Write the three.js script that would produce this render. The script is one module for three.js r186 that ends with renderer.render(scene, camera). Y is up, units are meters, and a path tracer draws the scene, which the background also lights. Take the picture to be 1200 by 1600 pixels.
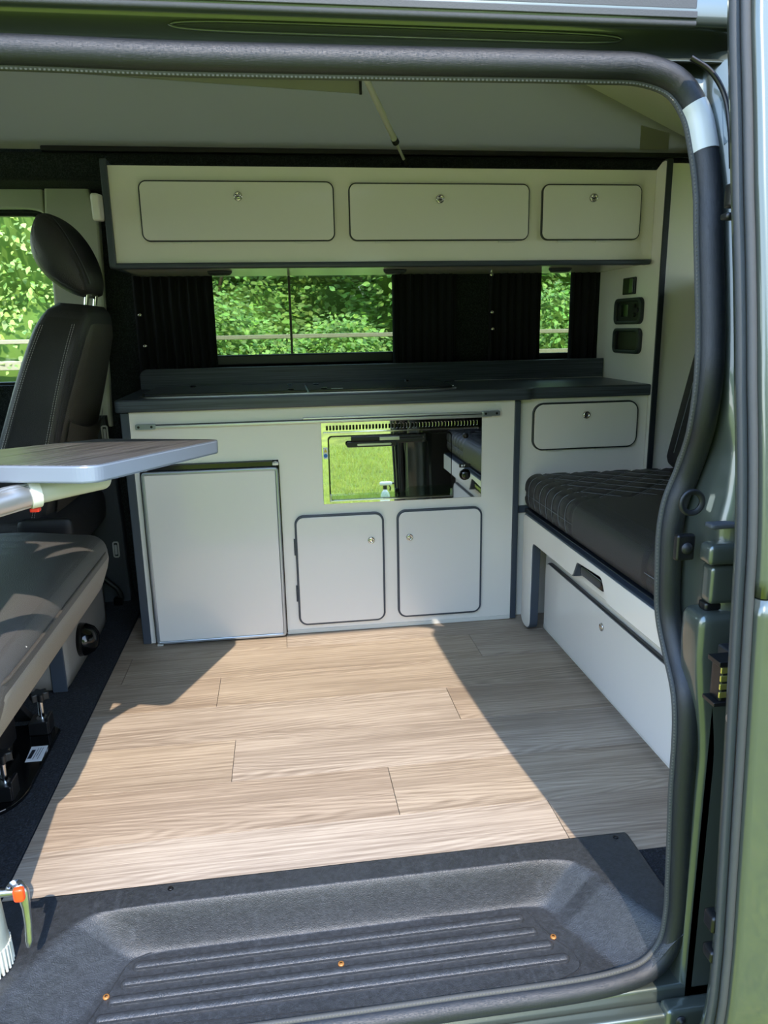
import * as THREE from 'three';
import { RoundedBoxGeometry } from 'three/addons/geometries/RoundedBoxGeometry.js';
import { mergeGeometries, toCreasedNormals } from 'three/addons/utils/BufferGeometryUtils.js';

// ------------------------------------------------------------------ camera, sky, sun, exposure
// Metres. x runs along the van (right = rear), y up (0 = vinyl floor), z out of the sliding door (0 = kitchen front).
const scene = new THREE.Scene();
const camera = new THREE.PerspectiveCamera(2 * Math.atan(800 / 1162.4) * 180 / Math.PI, 1200 / 1600, 0.05, 200);
camera.position.set(0, 0.9308, 2.2);
{
  const p = 0.24316, w = 0.13371, r = -0.01891;
  const f = new THREE.Vector3(Math.sin(w) * Math.cos(p), -Math.sin(p), -Math.cos(w) * Math.cos(p));
  const a = new THREE.Vector3(Math.cos(w), 0, Math.sin(w)), b = a.clone().cross(f);
  const right = a.clone().multiplyScalar(Math.cos(r)).addScaledVector(b, Math.sin(r));
  const up = a.clone().multiplyScalar(-Math.sin(r)).addScaledVector(b, Math.cos(r));
  camera.quaternion.setFromRotationMatrix(new THREE.Matrix4().makeBasis(right, up, f.clone().negate()));
}
const SUN = new THREE.Vector3(0.07, 1.04, 1).normalize();
// hazy summer sky: pale at the horizon, soft blue overhead, the same all the way round
{
  const W = 64, H = 64, d = new Uint8Array(W * H * 4), lo = [236, 238, 236], hi = [132, 172, 232];
  for (let j = 0; j < H; j++) for (let i = 0; i < W; i++) { const up = Math.max(0, Math.sin(((j + 0.5) / H - 0.5) * Math.PI)), t = Math.pow(up, 0.6), k = (j * W + i) * 4; for (let c = 0; c < 3; c++) d[k + c] = Math.round(lo[c] + (hi[c] - lo[c]) * t); d[k + 3] = 255; }
  const t = new THREE.DataTexture(d, W, H); t.mapping = THREE.EquirectangularReflectionMapping; t.colorSpace = THREE.SRGBColorSpace; t.magFilter = t.minFilter = THREE.LinearFilter; t.needsUpdate = true;
  scene.background = t; scene.environment = t;
}
scene.environmentIntensity = 4.2; scene.backgroundIntensity = 4.2;
const sun = new THREE.DirectionalLight(0xfff1e0, 4.35);
sun.position.copy(SUN).multiplyScalar(12);
sun.castShadow = true; sun.shadow.mapSize.set(2048, 2048);
Object.assign(sun.shadow.camera, { left: -6, right: 6, top: 6, bottom: -6, near: 0.5, far: 40 });
scene.add(sun, sun.target);
const renderer = new THREE.WebGLRenderer({ antialias: true });
renderer.toneMapping = THREE.LinearToneMapping;
renderer.toneMappingExposure = 1.75;
renderer.shadowMap.enabled = true;

// ------------------------------------------------------------------ small tools
let seed = 7;
const rnd = () => { seed = (seed * 1664525 + 1013904223) >>> 0; return seed / 4294967296; };
const V = (x, y, z) => new THREE.Vector3(x, y, z);
const names = {};
function numbered(n) { const k = names[n] = (names[n] ?? -1) + 1; return k ? n + '_' + String(k).padStart(3, '0') : n; }
function thing(name, label, category, p = [0, 0, 0], group) {
  const o = new THREE.Group(); o.name = numbered(name); o.position.set(...p);
  o.userData = { label, category }; if (group) o.userData.group = group;
  scene.add(o); return o;
}
function put(name, geo, mat, parent = scene, label, kind) {
  if (Array.isArray(geo)) geo = join(geo);
  const m = new THREE.Mesh(geo, mat); m.name = parent === scene ? numbered(name) : name;
  m.castShadow = m.receiveShadow = true;
  if (label) m.userData.label = label;
  if (kind) m.userData.kind = kind;
  // parts of a group that stands at its base are written in world metres: bring them to the parent's frame
  if (parent !== scene) { parent.updateWorldMatrix(true, false); m.applyMatrix4(parent.matrixWorld.clone().invert()); }
  parent.add(m); return m;
}
const struct = (name, geo, mat) => put(name, geo, mat, scene, undefined, 'structure');
function tag(o, label, category, group) { o.userData.label = label; o.userData.category = category; if (group) o.userData.group = group; return o; }
function join(list) {
  const a = list.map((g) => { g = g.index ? g.toNonIndexed() : g; for (const k of Object.keys(g.attributes)) if (!['position', 'normal', 'uv'].includes(k)) g.deleteAttribute(k); return g; });
  return mergeGeometries(a, false);
}
function box(x0, x1, y0, y1, z0, z1, r = 0) {
  const w = Math.abs(x1 - x0), h = Math.abs(y1 - y0), d = Math.abs(z1 - z0);
  r = Math.min(r, w * 0.49, h * 0.49, d * 0.49);
  const g = r > 0 ? new RoundedBoxGeometry(w, h, d, 2, r) : new THREE.BoxGeometry(w, h, d);
  g.translate((x0 + x1) / 2, (y0 + y1) / 2, (z0 + z1) / 2); return buv(g);
}
// uv in metres from the dominant face direction
function buv(g, along = 0) {
  const p = g.attributes.position, n = g.attributes.normal, uv = new Float32Array(p.count * 2);
  for (let i = 0; i < p.count; i++) {
    const ax = Math.abs(n.getX(i)), ay = Math.abs(n.getY(i)), az = Math.abs(n.getZ(i)), x = p.getX(i), y = p.getY(i), z = p.getZ(i);
    let u, v; if (ay >= ax && ay >= az) { u = x; v = z; } else if (az >= ax) { u = x; v = y; } else { u = z; v = y; }
    uv[2 * i] = along ? v : u; uv[2 * i + 1] = along ? u : v;
  }
  g.setAttribute('uv', new THREE.BufferAttribute(uv, 2)); return g;
}
function rrectPath(s, x0, x1, y0, y1, r) {
  s.moveTo(x0 + r, y0); s.lineTo(x1 - r, y0); s.absarc(x1 - r, y0 + r, r, -Math.PI / 2, 0); s.lineTo(x1, y1 - r); s.absarc(x1 - r, y1 - r, r, 0, Math.PI / 2);
  s.lineTo(x0 + r, y1); s.absarc(x0 + r, y1 - r, r, Math.PI / 2, Math.PI); s.lineTo(x0, y0 + r); s.absarc(x0 + r, y0 + r, r, Math.PI, Math.PI * 1.5); return s;
}
// flat plate in the xy plane between z0 and z1
function plate(shape, z0, z1, bevel = 0.0012, seg = 8) {
  const b = Math.min(bevel, (z1 - z0) * 0.45);
  const g = new THREE.ExtrudeGeometry(shape, { depth: z1 - z0 - 2 * b, bevelEnabled: b > 0, bevelThickness: b, bevelSize: b, bevelOffset: -b, bevelSegments: 2, curveSegments: seg });
  g.translate(0, 0, z0 + b); return buv(g);
}
const rplate = (x0, x1, y0, y1, r, z0, z1, b) => plate(rrectPath(new THREE.Shape(), x0, x1, y0, y1, r), z0, z1, b);
function ring(x0, x1, y0, y1, r, t, z0, z1, b) {
  const s = rrectPath(new THREE.Shape(), x0 - t, x1 + t, y0 - t, y1 + t, r + t); s.holes.push(rrectPath(new THREE.Path(), x0, x1, y0, y1, r)); return plate(s, z0, z1, b);
}
const poly = (pts) => { const s = new THREE.Shape(); pts.forEach(([x, y], i) => i ? s.lineTo(x, y) : s.moveTo(x, y)); return s; };
// plate drawn in (z, y) and thick along x from x0 to x1
function sidePlate(shape, x0, x1, bevel, seg) { const g = plate(shape, -x1, -x0, bevel, seg); g.rotateY(-Math.PI / 2); g.applyMatrix4(new THREE.Matrix4().makeScale(1, 1, 1)); return buv(g); }
// plate drawn in (x, z) and thick along y
function flatPlate(shape, y0, y1, bevel, seg) { const g = plate(shape, -y1, -y0, bevel, seg); g.rotateX(Math.PI / 2); return buv(g); }
function tube(pts, r, seg = 0, radial = 10, closed = false, tension = 0.5) {
  const c = new THREE.CatmullRomCurve3(pts.map((p) => p.isVector3 ? p : V(...p)), closed, 'centripetal', tension);
  return new THREE.TubeGeometry(c, seg || pts.length * 6, r, radial, closed);
}
function rod(a, b, r, r2 = r, radial = 20) {
  a = a.isVector3 ? a : V(...a); b = b.isVector3 ? b : V(...b); const d = b.clone().sub(a), g = new THREE.CylinderGeometry(r2, r, d.length(), radial);
  g.applyQuaternion(new THREE.Quaternion().setFromUnitVectors(V(0, 1, 0), d.clone().normalize())); g.translate(...a.clone().add(b).multiplyScalar(0.5).toArray()); return g;
}
function lathe(profile, at, axis = V(0, 1, 0), seg = 28) {
  const g = new THREE.LatheGeometry(profile.map(([r, h]) => new THREE.Vector2(r, h)), seg);
  g.applyQuaternion(new THREE.Quaternion().setFromUnitVectors(V(0, 1, 0), axis)); g.translate(...at); return g;
}
function smooth(g) { // normals averaged over vertices that share a place
  const p = g.attributes.position, n = new Float32Array(p.count * 3), idx = g.index ? g.index.array : [...Array(p.count).keys()], map = new Map(), acc = [];
  const key = (i) => Math.round(p.getX(i) * 2e4) + ',' + Math.round(p.getY(i) * 2e4) + ',' + Math.round(p.getZ(i) * 2e4), id = new Int32Array(p.count);
  for (let i = 0; i < p.count; i++) { const k = key(i); if (!map.has(k)) { map.set(k, acc.length); acc.push(V(0, 0, 0)); } id[i] = map.get(k); }
  const a = V(), b = V(), c = V();
  for (let t = 0; t < idx.length; t += 3) {
    a.fromBufferAttribute(p, idx[t]); b.fromBufferAttribute(p, idx[t + 1]); c.fromBufferAttribute(p, idx[t + 2]); b.sub(a); c.sub(a); b.cross(c);
    for (let k = 0; k < 3; k++) acc[id[idx[t + k]]].add(b);
  }
  for (let i = 0; i < p.count; i++) { const v = acc[id[i]].clone().normalize(); n.set([v.x, v.y, v.z], 3 * i); }
  g.setAttribute('normal', new THREE.BufferAttribute(n, 3)); return g;
}
// rounded block on a fine grid; push(p) may move each vertex afterwards
function block(x0, x1, y0, y1, z0, z1, r, res, push) {
  const w = x1 - x0, h = y1 - y0, d = z1 - z0, n = (l) => Math.max(4, Math.round(l / res));
  const g = new THREE.BoxGeometry(w, h, d, n(w), n(h), n(d)), p = g.attributes.position, q = V(), i0 = V(), hx = w / 2 - r, hy = h / 2 - r, hz = d / 2 - r;
  for (let i = 0; i < p.count; i++) {
    q.fromBufferAttribute(p, i); i0.set(THREE.MathUtils.clamp(q.x, -hx, hx), THREE.MathUtils.clamp(q.y, -hy, hy), THREE.MathUtils.clamp(q.z, -hz, hz));
    const e = q.clone().sub(i0); if (e.lengthSq() > 0) q.copy(i0).addScaledVector(e.normalize(), r);
    q.x += (x0 + x1) / 2; q.y += (y0 + y1) / 2; q.z += (z0 + z1) / 2; if (push) push(q); p.setXYZ(i, q.x, q.y, q.z);
  }
  return buv(smooth(g));
}
// surface through rows of points; every row has the same count
function loft(rows, closedU = false, capped = false) {
  const nu = rows[0].length, pos = [], uv = [], idx = [];
  rows.forEach((row, j) => row.forEach((q, i) => { q = q.isVector3 ? q.toArray() : q; pos.push(...q); uv.push(i / nu, j / rows.length); }));
  const m = closedU ? nu : nu - 1;
  for (let j = 0; j < rows.length - 1; j++) for (let i = 0; i < m; i++) { const a = j * nu + i, b = j * nu + (i + 1) % nu, c = a + nu, d = b + nu; idx.push(a, b, d, a, d, c); }
  if (capped) for (const [j, flip] of [[0, 1], [rows.length - 1, 0]]) {
    const c = V(0, 0, 0); rows[j].forEach((q) => c.add(q.isVector3 ? q : V(...q))); c.multiplyScalar(1 / nu); pos.push(c.x, c.y, c.z); uv.push(0.5, j / rows.length); const k = pos.length / 3 - 1;
    for (let i = 0; i < nu; i++) { const a = j * nu + i, b = j * nu + (i + 1) % nu; flip ? idx.push(b, a, k) : idx.push(a, b, k); }
  }
  const g = new THREE.BufferGeometry(); g.setAttribute('position', new THREE.Float32BufferAttribute(pos, 3)); g.setAttribute('uv', new THREE.Float32BufferAttribute(uv, 2)); g.setIndex(idx); g.computeVertexNormals(); return buv(smooth(g));
}
const lerp = (a, b, t) => a + (b - a) * t, clamp = THREE.MathUtils.clamp, sst = (x, a, b) => THREE.MathUtils.smoothstep(x, a, b);
const along = (table, y) => { // piecewise linear look-up, table sorted by rising key
  if (y <= table[0][0]) return table[0][1]; for (let i = 1; i < table.length; i++) if (y <= table[i][0]) return lerp(table[i - 1][1], table[i][1], (y - table[i - 1][0]) / (table[i][0] - table[i - 1][0])); return table[table.length - 1][1];
};
function instances(name, geo, mat, matrices, parent = scene, colors) {
  const m = new THREE.InstancedMesh(geo, mat, matrices.length); m.name = parent === scene ? numbered(name) : name; m.userData.kind = 'stuff'; m.castShadow = m.receiveShadow = true;
  let inv = null; if (parent !== scene) { parent.updateWorldMatrix(true, false); inv = parent.matrixWorld.clone().invert(); }
  matrices.forEach((k, i) => { m.setMatrixAt(i, inv ? inv.clone().multiply(k) : k); if (colors) m.setColorAt(i, colors[i]); });
  parent.add(m); return m;
}
// short stitches along a path
function stitches(pts, step, len, r, mat, parent, offset) {
  const c = new THREE.CatmullRomCurve3(pts.map((p) => V(...p)), false, 'centripetal'), n = Math.floor(c.getLength() / step), ms = [];
  for (let i = 0; i < n; i++) { const t = (i + 0.5) / n, q = c.getPointAt(t), d = c.getTangentAt(t); if (offset) q.add(offset); ms.push(new THREE.Matrix4().compose(q, new THREE.Quaternion().setFromUnitVectors(V(0, 1, 0), d), V(1, 1, 1))); }
  return instances('stitching', new THREE.CylinderGeometry(r, r, len, 5), mat, ms, parent);
}

// ------------------------------------------------------------------ textures
const hash = (x, y, s = 0) => { let h = (x * 374761393 + y * 668265263 + s * 1274126177) | 0; h = Math.imul(h ^ (h >>> 13), 1274126177); return ((h ^ (h >>> 16)) >>> 0) / 4294967296; };
function vnoise(x, y, px, py, s) { // tiles with period px, py
  const xi = Math.floor(x), yi = Math.floor(y), fx = x - xi, fy = y - yi, u = fx * fx * (3 - 2 * fx), v = fy * fy * (3 - 2 * fy), m = (a, n) => ((a % n) + n) % n;
  const a = m(xi, px), b = m(xi + 1, px), c = m(yi, py), d = m(yi + 1, py);
  return lerp(lerp(hash(a, c, s), hash(b, c, s), u), lerp(hash(a, d, s), hash(b, d, s), u), v);
}
function tex(w, h, mx, my, fn, srgb = true) { // fn(u, v) -> [r, g, b] 0..1 in display values; repeats every mx by my metres
  const d = new Uint8Array(w * h * 4);
  for (let j = 0; j < h; j++) for (let i = 0; i < w; i++) { const c = fn(i / w, j / h), k = (j * w + i) * 4; for (let q = 0; q < 3; q++) d[k + q] = clamp((Array.isArray(c) ? c[q] : c) * 255, 0, 255); d[k + 3] = 255; }
  const t = new THREE.DataTexture(d, w, h); t.wrapS = t.wrapT = THREE.RepeatWrapping; t.magFilter = THREE.LinearFilter; t.minFilter = THREE.LinearMipmapLinearFilter; t.generateMipmaps = true;
  t.repeat.set(1 / mx, 1 / my); if (srgb) t.colorSpace = THREE.SRGBColorSpace; t.needsUpdate = true; return t;
}
const mix3 = (a, b, t) => a.map((v, i) => lerp(v, b[i], t));
const fbm = (u, v, fx, fy, s, o = 4) => { let t = 0, a = 0.5, n = 0; for (let k = 0; k < o; k++) { t += a * vnoise(u * fx, v * fy, fx, fy, s + k); n += a; a *= 0.55; fx *= 2; fy *= 2; } return t / n; };
function woodTone(u, v) { // four boards stacked in v, each with its own cathedral figure running along u
  const r = Math.floor(v * 4) % 4, vv = v * 4 - r - 0.5; let du = u - (0.15 + 0.7 * hash(r, 7, 3)); du -= Math.round(du);
  const warp = fbm(u, v, 5, 12, 11, 3), q = Math.abs(vv + 0.12 * (warp - 0.5)) * 2.2 + (r % 2 ? 1 : -1) * du * 2.2 + warp * 0.5, figure = 0.5 + 0.5 * Math.sin(q * 38), part = (1 - sst(Math.abs(vv), 0.2, 0.46)) * sst(0.5 - Math.abs(du), 0, 0.2);
  const streak = fbm(u, v, 5, 190, 3, 3), fine = fbm(u, v, 26, 520, 17, 2), broad = fbm(u, v, 3, 14, 29, 3);
  return clamp(0.16 * (figure - 0.5) * part + 0.44 * streak + 0.28 * fine + 0.34 * broad - 0.01, 0, 1);
}
const woodMap = tex(1400, 1000, 1.4, 0.66, (u, v) => mix3([0.50, 0.445, 0.39], [0.72, 0.665, 0.60], sst(woodTone(u, v), 0.2, 0.85)));
const woodBump = tex(512, 512, 0.5, 0.25, (u, v) => fbm(u, v, 6, 120, 5, 3), false);
const carpetMap = tex(384, 384, 0.16, 0.16, (u, v) => { const n = fbm(u, v, 60, 60, 9, 2), b = fbm(u, v, 8, 8, 19, 3); return mix3([0.045, 0.06, 0.085], [0.21, 0.24, 0.28], clamp((n - 0.3) * 1.2 * (0.6 + b * 0.8), 0, 1)); });
const carpetBump = tex(384, 384, 0.16, 0.16, (u, v) => fbm(u, v, 60, 60, 9, 2), false);
const feltMap = tex(256, 256, 0.14, 0.14, (u, v) => { const n = fbm(u, v, 50, 50, 39, 2); return mix3([0.06, 0.085, 0.09], [0.22, 0.255, 0.26], clamp((n - 0.25) * 1.3, 0, 1)); });
const leatherBump = tex(384, 384, 0.05, 0.05, (u, v) => { // small pebbled cells
  let a = 9, n = 22; const x = u * n, y = v * n, xi = Math.floor(x), yi = Math.floor(y), m = (q) => ((q % n) + n) % n;
  for (let i = -1; i < 2; i++) for (let j = -1; j < 2; j++) { const cx = xi + i + hash(m(xi + i), m(yi + j), 1), cy = yi + j + hash(m(xi + i), m(yi + j), 2); a = Math.min(a, (cx - x) ** 2 + (cy - y) ** 2); } return 1 - Math.sqrt(a); }, false);
const grainBump = tex(384, 384, 0.06, 0.06, (u, v) => fbm(u, v, 50, 50, 77, 3), false);
const streakMap = (a, b, s) => tex(512, 512, 0.7, 0.22, (u, v) => mix3(a, b, sst(0.6 * fbm(u, v, 3, 90, s, 3) + 0.4 * fbm(u, v, 9, 200, s + 5, 2), 0.25, 0.75)));
const tableMap = streakMap([0.195, 0.195, 0.20], [0.42, 0.415, 0.415], 61);
const slateMap = streakMap([0.18, 0.205, 0.245], [0.30, 0.335, 0.385], 71);
const lidMap = streakMap([0.11, 0.125, 0.145], [0.20, 0.22, 0.25], 83);
const grassMap = tex(1024, 1024, 1.3, 1.3, (u, v) => { const n = fbm(u, v, 160, 160, 4, 2), b = fbm(u, v, 12, 12, 14, 4), d = fbm(u, v, 34, 34, 24, 2); const c = mix3([0.29, 0.34, 0.06], [0.68, 0.70, 0.22], clamp(n * 0.85 + (b - 0.5) * 0.9 + 0.05, 0, 1)); return mix3(c, [0.58, 0.55, 0.30], sst(d, 0.62, 0.8) * 0.5); });
const canvasBump = tex(256, 256, 0.03, 0.03, (u, v) => 0.5 + 0.25 * Math.sin(u * 6.283 * 24) + 0.25 * Math.sin(v * 6.283 * 24), false);
const plasticMap = tex(512, 512, 0.7, 0.7, (u, v) => { // moulded dark plastic with fine scuffs
  const n = fbm(u, v, 5, 5, 33, 4), g = fbm(u, v, 150, 150, 53, 2), sc = sst(fbm(u, v, 40, 9, 63, 2), 0.76, 0.88) * 0.03; const t = 0.19 + (g - 0.5) * 0.08 + (n - 0.5) * 0.03 + sc; return [t * 0.95, t * 1.0, t * 1.06]; });
const brushed = tex(256, 256, 0.1, 0.1, (u, v) => fbm(u, v, 4, 110, 91, 2), false);

// ------------------------------------------------------------------ materials
const std = (o) => new THREE.MeshPhysicalMaterial(o);
const M = {
  laminate: std({ color: '#e9e6df', roughness: 0.13 }),
  laminateDoor: std({ color: '#e2e0dc', roughness: 0.10 }),
  edging: std({ color: '#3b4450', roughness: 0.42 }),
  edgeDark: std({ color: '#1d232c', roughness: 0.4 }),
  slate: std({ map: slateMap, roughness: 0.38 }),
  lid: std({ map: lidMap, roughness: 0.16 }),
  chrome: std({ color: '#d5d3cf', metalness: 1, roughness: 0.12 }),
  steel: std({ color: '#b9bcc0', metalness: 1, roughness: 0.3, roughnessMap: null }),
  satin: std({ color: '#dcdcd8', metalness: 0.25, roughness: 0.3 }),
  alu: std({ color: '#c9ccd0', metalness: 0.9, roughness: 0.35 }),
  mirror: std({ color: '#d3d6d2', metalness: 1, roughness: 0.025 }),
  darkMirror: std({ color: '#b9bfb6', metalness: 1, roughness: 0.015 }),
  fridgeFrame: std({ color: '#9fa7b1', metalness: 0.75, roughness: 0.32 }),
  black: std({ color: '#0d0e10', roughness: 0.38 }),
  blackGloss: std({ color: '#08090a', roughness: 0.12 }),
  blackSatin: std({ color: '#17191c', roughness: 0.5 }),
  rubber: std({ color: '#181c21', roughness: 0.42, bumpMap: grainBump, bumpScale: 0.00015 }),
  rubberGrey: std({ color: '#34383b', roughness: 0.6, bumpMap: grainBump, bumpScale: 0.00015 }),
  lip: std({ color: '#3a3b3a', roughness: 0.7 }),
  lipPale: std({ color: '#5b5a54', roughness: 0.7 }),
  carpet: std({ map: carpetMap, roughness: 1, bumpMap: carpetBump, bumpScale: 0.004, sheen: 0.3, sheenRoughness: 0.8 }),
  felt: std({ map: feltMap, roughness: 1, bumpMap: carpetBump, bumpScale: 0.003 }),
  leather: std({ color: '#2d2d2f', roughness: 0.46, bumpMap: leatherBump, bumpScale: 0.0004 }),
  leatherSide: std({ color: '#4a4640', roughness: 0.45, bumpMap: leatherBump, bumpScale: 0.0004 }),
  leatherSeat: std({ color: '#474645', roughness: 0.52, bumpMap: leatherBump, bumpScale: 0.0004 }),
  leatherGrey: std({ color: '#79746c', roughness: 0.45, bumpMap: leatherBump, bumpScale: 0.0004 }),
  thread: std({ color: '#a9a9a6', roughness: 0.8 }),
  threadDim: std({ color: '#787e86', roughness: 0.8 }),
  plastic: std({ map: plasticMap, roughness: 0.40, bumpMap: grainBump, bumpScale: 0.0006 }),
  paint: std({ color: '#525a54', metalness: 0.6, roughness: 0.34, clearcoat: 1, clearcoatRoughness: 0.03 }),
  canvas: std({ color: '#b3b0a3', roughness: 0.95, bumpMap: canvasBump, bumpScale: 0.0003, transmission: 0.45, thickness: 0 }),
  flap: std({ color: '#a9a99f', roughness: 0.95 }),
  roofLining: std({ color: '#e2ddd1', roughness: 0.9 }),
  trim: std({ color: '#c4c5b4', roughness: 0.6, bumpMap: grainBump, bumpScale: 0.0003 }),
  trimDark: std({ color: '#3a3f44', roughness: 0.6, bumpMap: grainBump, bumpScale: 0.0003 }),
  curtain: std({ color: '#0d0f18', roughness: 0.95, sheen: 0.2, sheenRoughness: 0.9 }),
  glass: std({ color: '#bec7b8', transmission: 1, thickness: 0, roughness: 0.0, ior: 1.5 }),
  clearGlass: std({ color: '#eef4ee', transmission: 1, thickness: 0, roughness: 0.02, ior: 1.5 }),
  white: std({ color: '#d8d7d0', roughness: 0.4 }),
  tubeCoat: std({ color: '#b9bcb4', roughness: 0.35, metalness: 0.1 }),
  orange: std({ color: '#ff4a1c', roughness: 0.35 }),
  red: std({ color: '#d02a1a', roughness: 0.4 }),
  brass: std({ color: '#d9d27a', metalness: 0.9, roughness: 0.3 }),
  rust: std({ color: '#a5713c', metalness: 0.4, roughness: 0.5 }),
  tape: std({ color: '#b8bab8', roughness: 0.3 }),
  tapeClear: std({ color: '#9aa6ab', roughness: 0.25, transmission: 0.35, thickness: 0 }),
  pedestal: std({ color: '#8c8882', roughness: 0.5 }),
  grass: std({ map: grassMap, roughness: 1 }),
  bark: std({ color: '#4a3c2c', roughness: 1 }),
  leafCore: std({ color: '#5f7a33', roughness: 1 }),
  leaf: std({ color: '#ffffff', roughness: 0.55, transmission: 0.25, thickness: 0 }),
  rail: std({ color: '#b5ab97', roughness: 0.9 }),
  wallDark: std({ color: '#2a2d2f', roughness: 0.8 }),
  label: std({ color: '#dfe2e4', roughness: 0.4 }),
  blue: std({ color: '#2f6fc4', roughness: 0.4 }), yellow: std({ color: '#d8c23a', roughness: 0.4 }),
};
M.table = std({ map: tableMap, roughness: 0.32 });
M.tableEdge = std({ color: '#6f7a89', roughness: 0.35 });
const woods = ['#ffffff', '#f3eee8', '#fbf8f2'].map((c) => std({ map: woodMap, color: c, roughness: 0.5, bumpMap: woodBump, bumpScale: 0.0003 }));

// ------------------------------------------------------------------ the setting: floor, walls, roof
{ // vinyl floor of planks with thin joints
  const fl = struct('floor', box(-0.515, 0.98, -0.06, -0.0035, -0.47, 1.09), M.edgeDark);
  const rows = [[-0.231, -0.066, [0.2]], [-0.066, 0.1, [-0.02]], [0.1, 0.266, [-0.47, 0.541]], [0.266, 0.432, [-0.203]], [0.432, 0.6, [0.395]], [0.6, 0.77, [-0.1455]], [0.77, 0.937, [0.19]], [0.937, 1.107, [0.491]]];
  let k = 0;
  for (const [z0, z1, seams] of rows) {
    const xs = [-0.512, ...seams, 0.97].filter((x, i, a) => !i || x - a[i - 1] > 0.02);
    for (let i = 0; i < xs.length - 1; i++) {
      const g = new RoundedBoxGeometry(xs[i + 1] - xs[i] - 0.0011, 0.004, z1 - z0 - 0.0011, 1, 0.0005); g.translate((xs[i] + xs[i + 1]) / 2, -0.002, (z0 + z1) / 2); buv(g);
      const u0 = hash(k, 3, 5) * 1.4, v0 = Math.floor(hash(k, 9, 5) * 4) * 0.165, uv = g.attributes.uv; for (let j = 0; j < uv.count; j++) uv.setXY(j, uv.getX(j) + u0, uv.getY(j) + v0);
      put('plank', g, woods[k++ % 3], fl);
    }
  }
}
struct('floor_base', box(-2.4, 2.0, -0.16, -0.09, -0.52, 1.09), M.blackSatin);
tag(put('carpet', box(-2.3, -0.515, -0.06, 0.003, -0.5, 1.19, 0.002), M.carpet), 'dark navy carpet on the cab floor along the left edge of the planks', 'carpet');
tag(put('carpet', box(0.56, 0.98, -0.06, 0.001, 1.107, 1.27, 0.002), M.carpet), 'small patch of grey carpet behind the right end of the entry step', 'carpet');
{ // far (offside) wall, lined with dark felt, with its window openings
  const s = poly([[-2.4, -0.15], [2.0, -0.15], [2.0, 1.45], [-2.4, 1.45]]);
  s.holes.push(rrectPath(new THREE.Path(), -0.34, 0.56, 0.835, 1.27, 0.05), rrectPath(new THREE.Path(), 0.78, 1.5, 0.82, 1.27, 0.05), rrectPath(new THREE.Path(), -1.7, -0.70, 0.765, 1.31, 0.06));
  struct('wall_far', plate(s, -0.52, -0.465, 0.002), M.felt);
  struct('trim_1', box(-2.3, 2.0, 1.372, 1.452, -0.47, -0.29, 0.012), M.felt);           // felt cove above the lockers
  struct('trim_2', box(-0.66, 1.95, 1.450, 1.466, -0.31, -0.278, 0.004), M.black);        // channel that holds the canvas
  struct('trim_3', box(-2.3, -0.645, 1.44, 1.535, -0.47, -0.40, 0.02), M.felt);           // cab bulkhead
}
{ // windows of the far wall
  const w = struct('window_1', ring(-0.33, 0.55, 0.845, 1.26, 0.05, 0.025, -0.485, -0.46, 0.003), M.black);
  put('pane', box(-0.335, 0.05, 0.84, 1.265, -0.478, -0.474), M.glass, w); put('pane', box(0.045, 0.555, 0.84, 1.265, -0.484, -0.480), M.glass, w);
  put('window_bar', box(0.043, 0.051, 0.845, 1.26, -0.486, -0.470, 0.001), M.black, w); put('window_rail', box(-0.33, 0.55, 0.812, 0.848, -0.478, -0.452, 0.006), M.black, w);
  const q = struct('window_2', ring(0.79, 1.49, 0.83, 1.26, 0.05, 0.02, -0.485, -0.46, 0.003), M.black); put('pane', box(0.785, 1.495, 0.825, 1.265, -0.48, -0.476), M.glass, q);
  const c = struct('window_3', ring(-1.69, -0.71, 0.775, 1.30, 0.06, 0.02, -0.52, -0.49, 0.003), M.black); put('pane', box(-1.7, -0.70, 0.77, 1.305, -0.508, -0.504), M.clearGlass, c);
}
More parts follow.
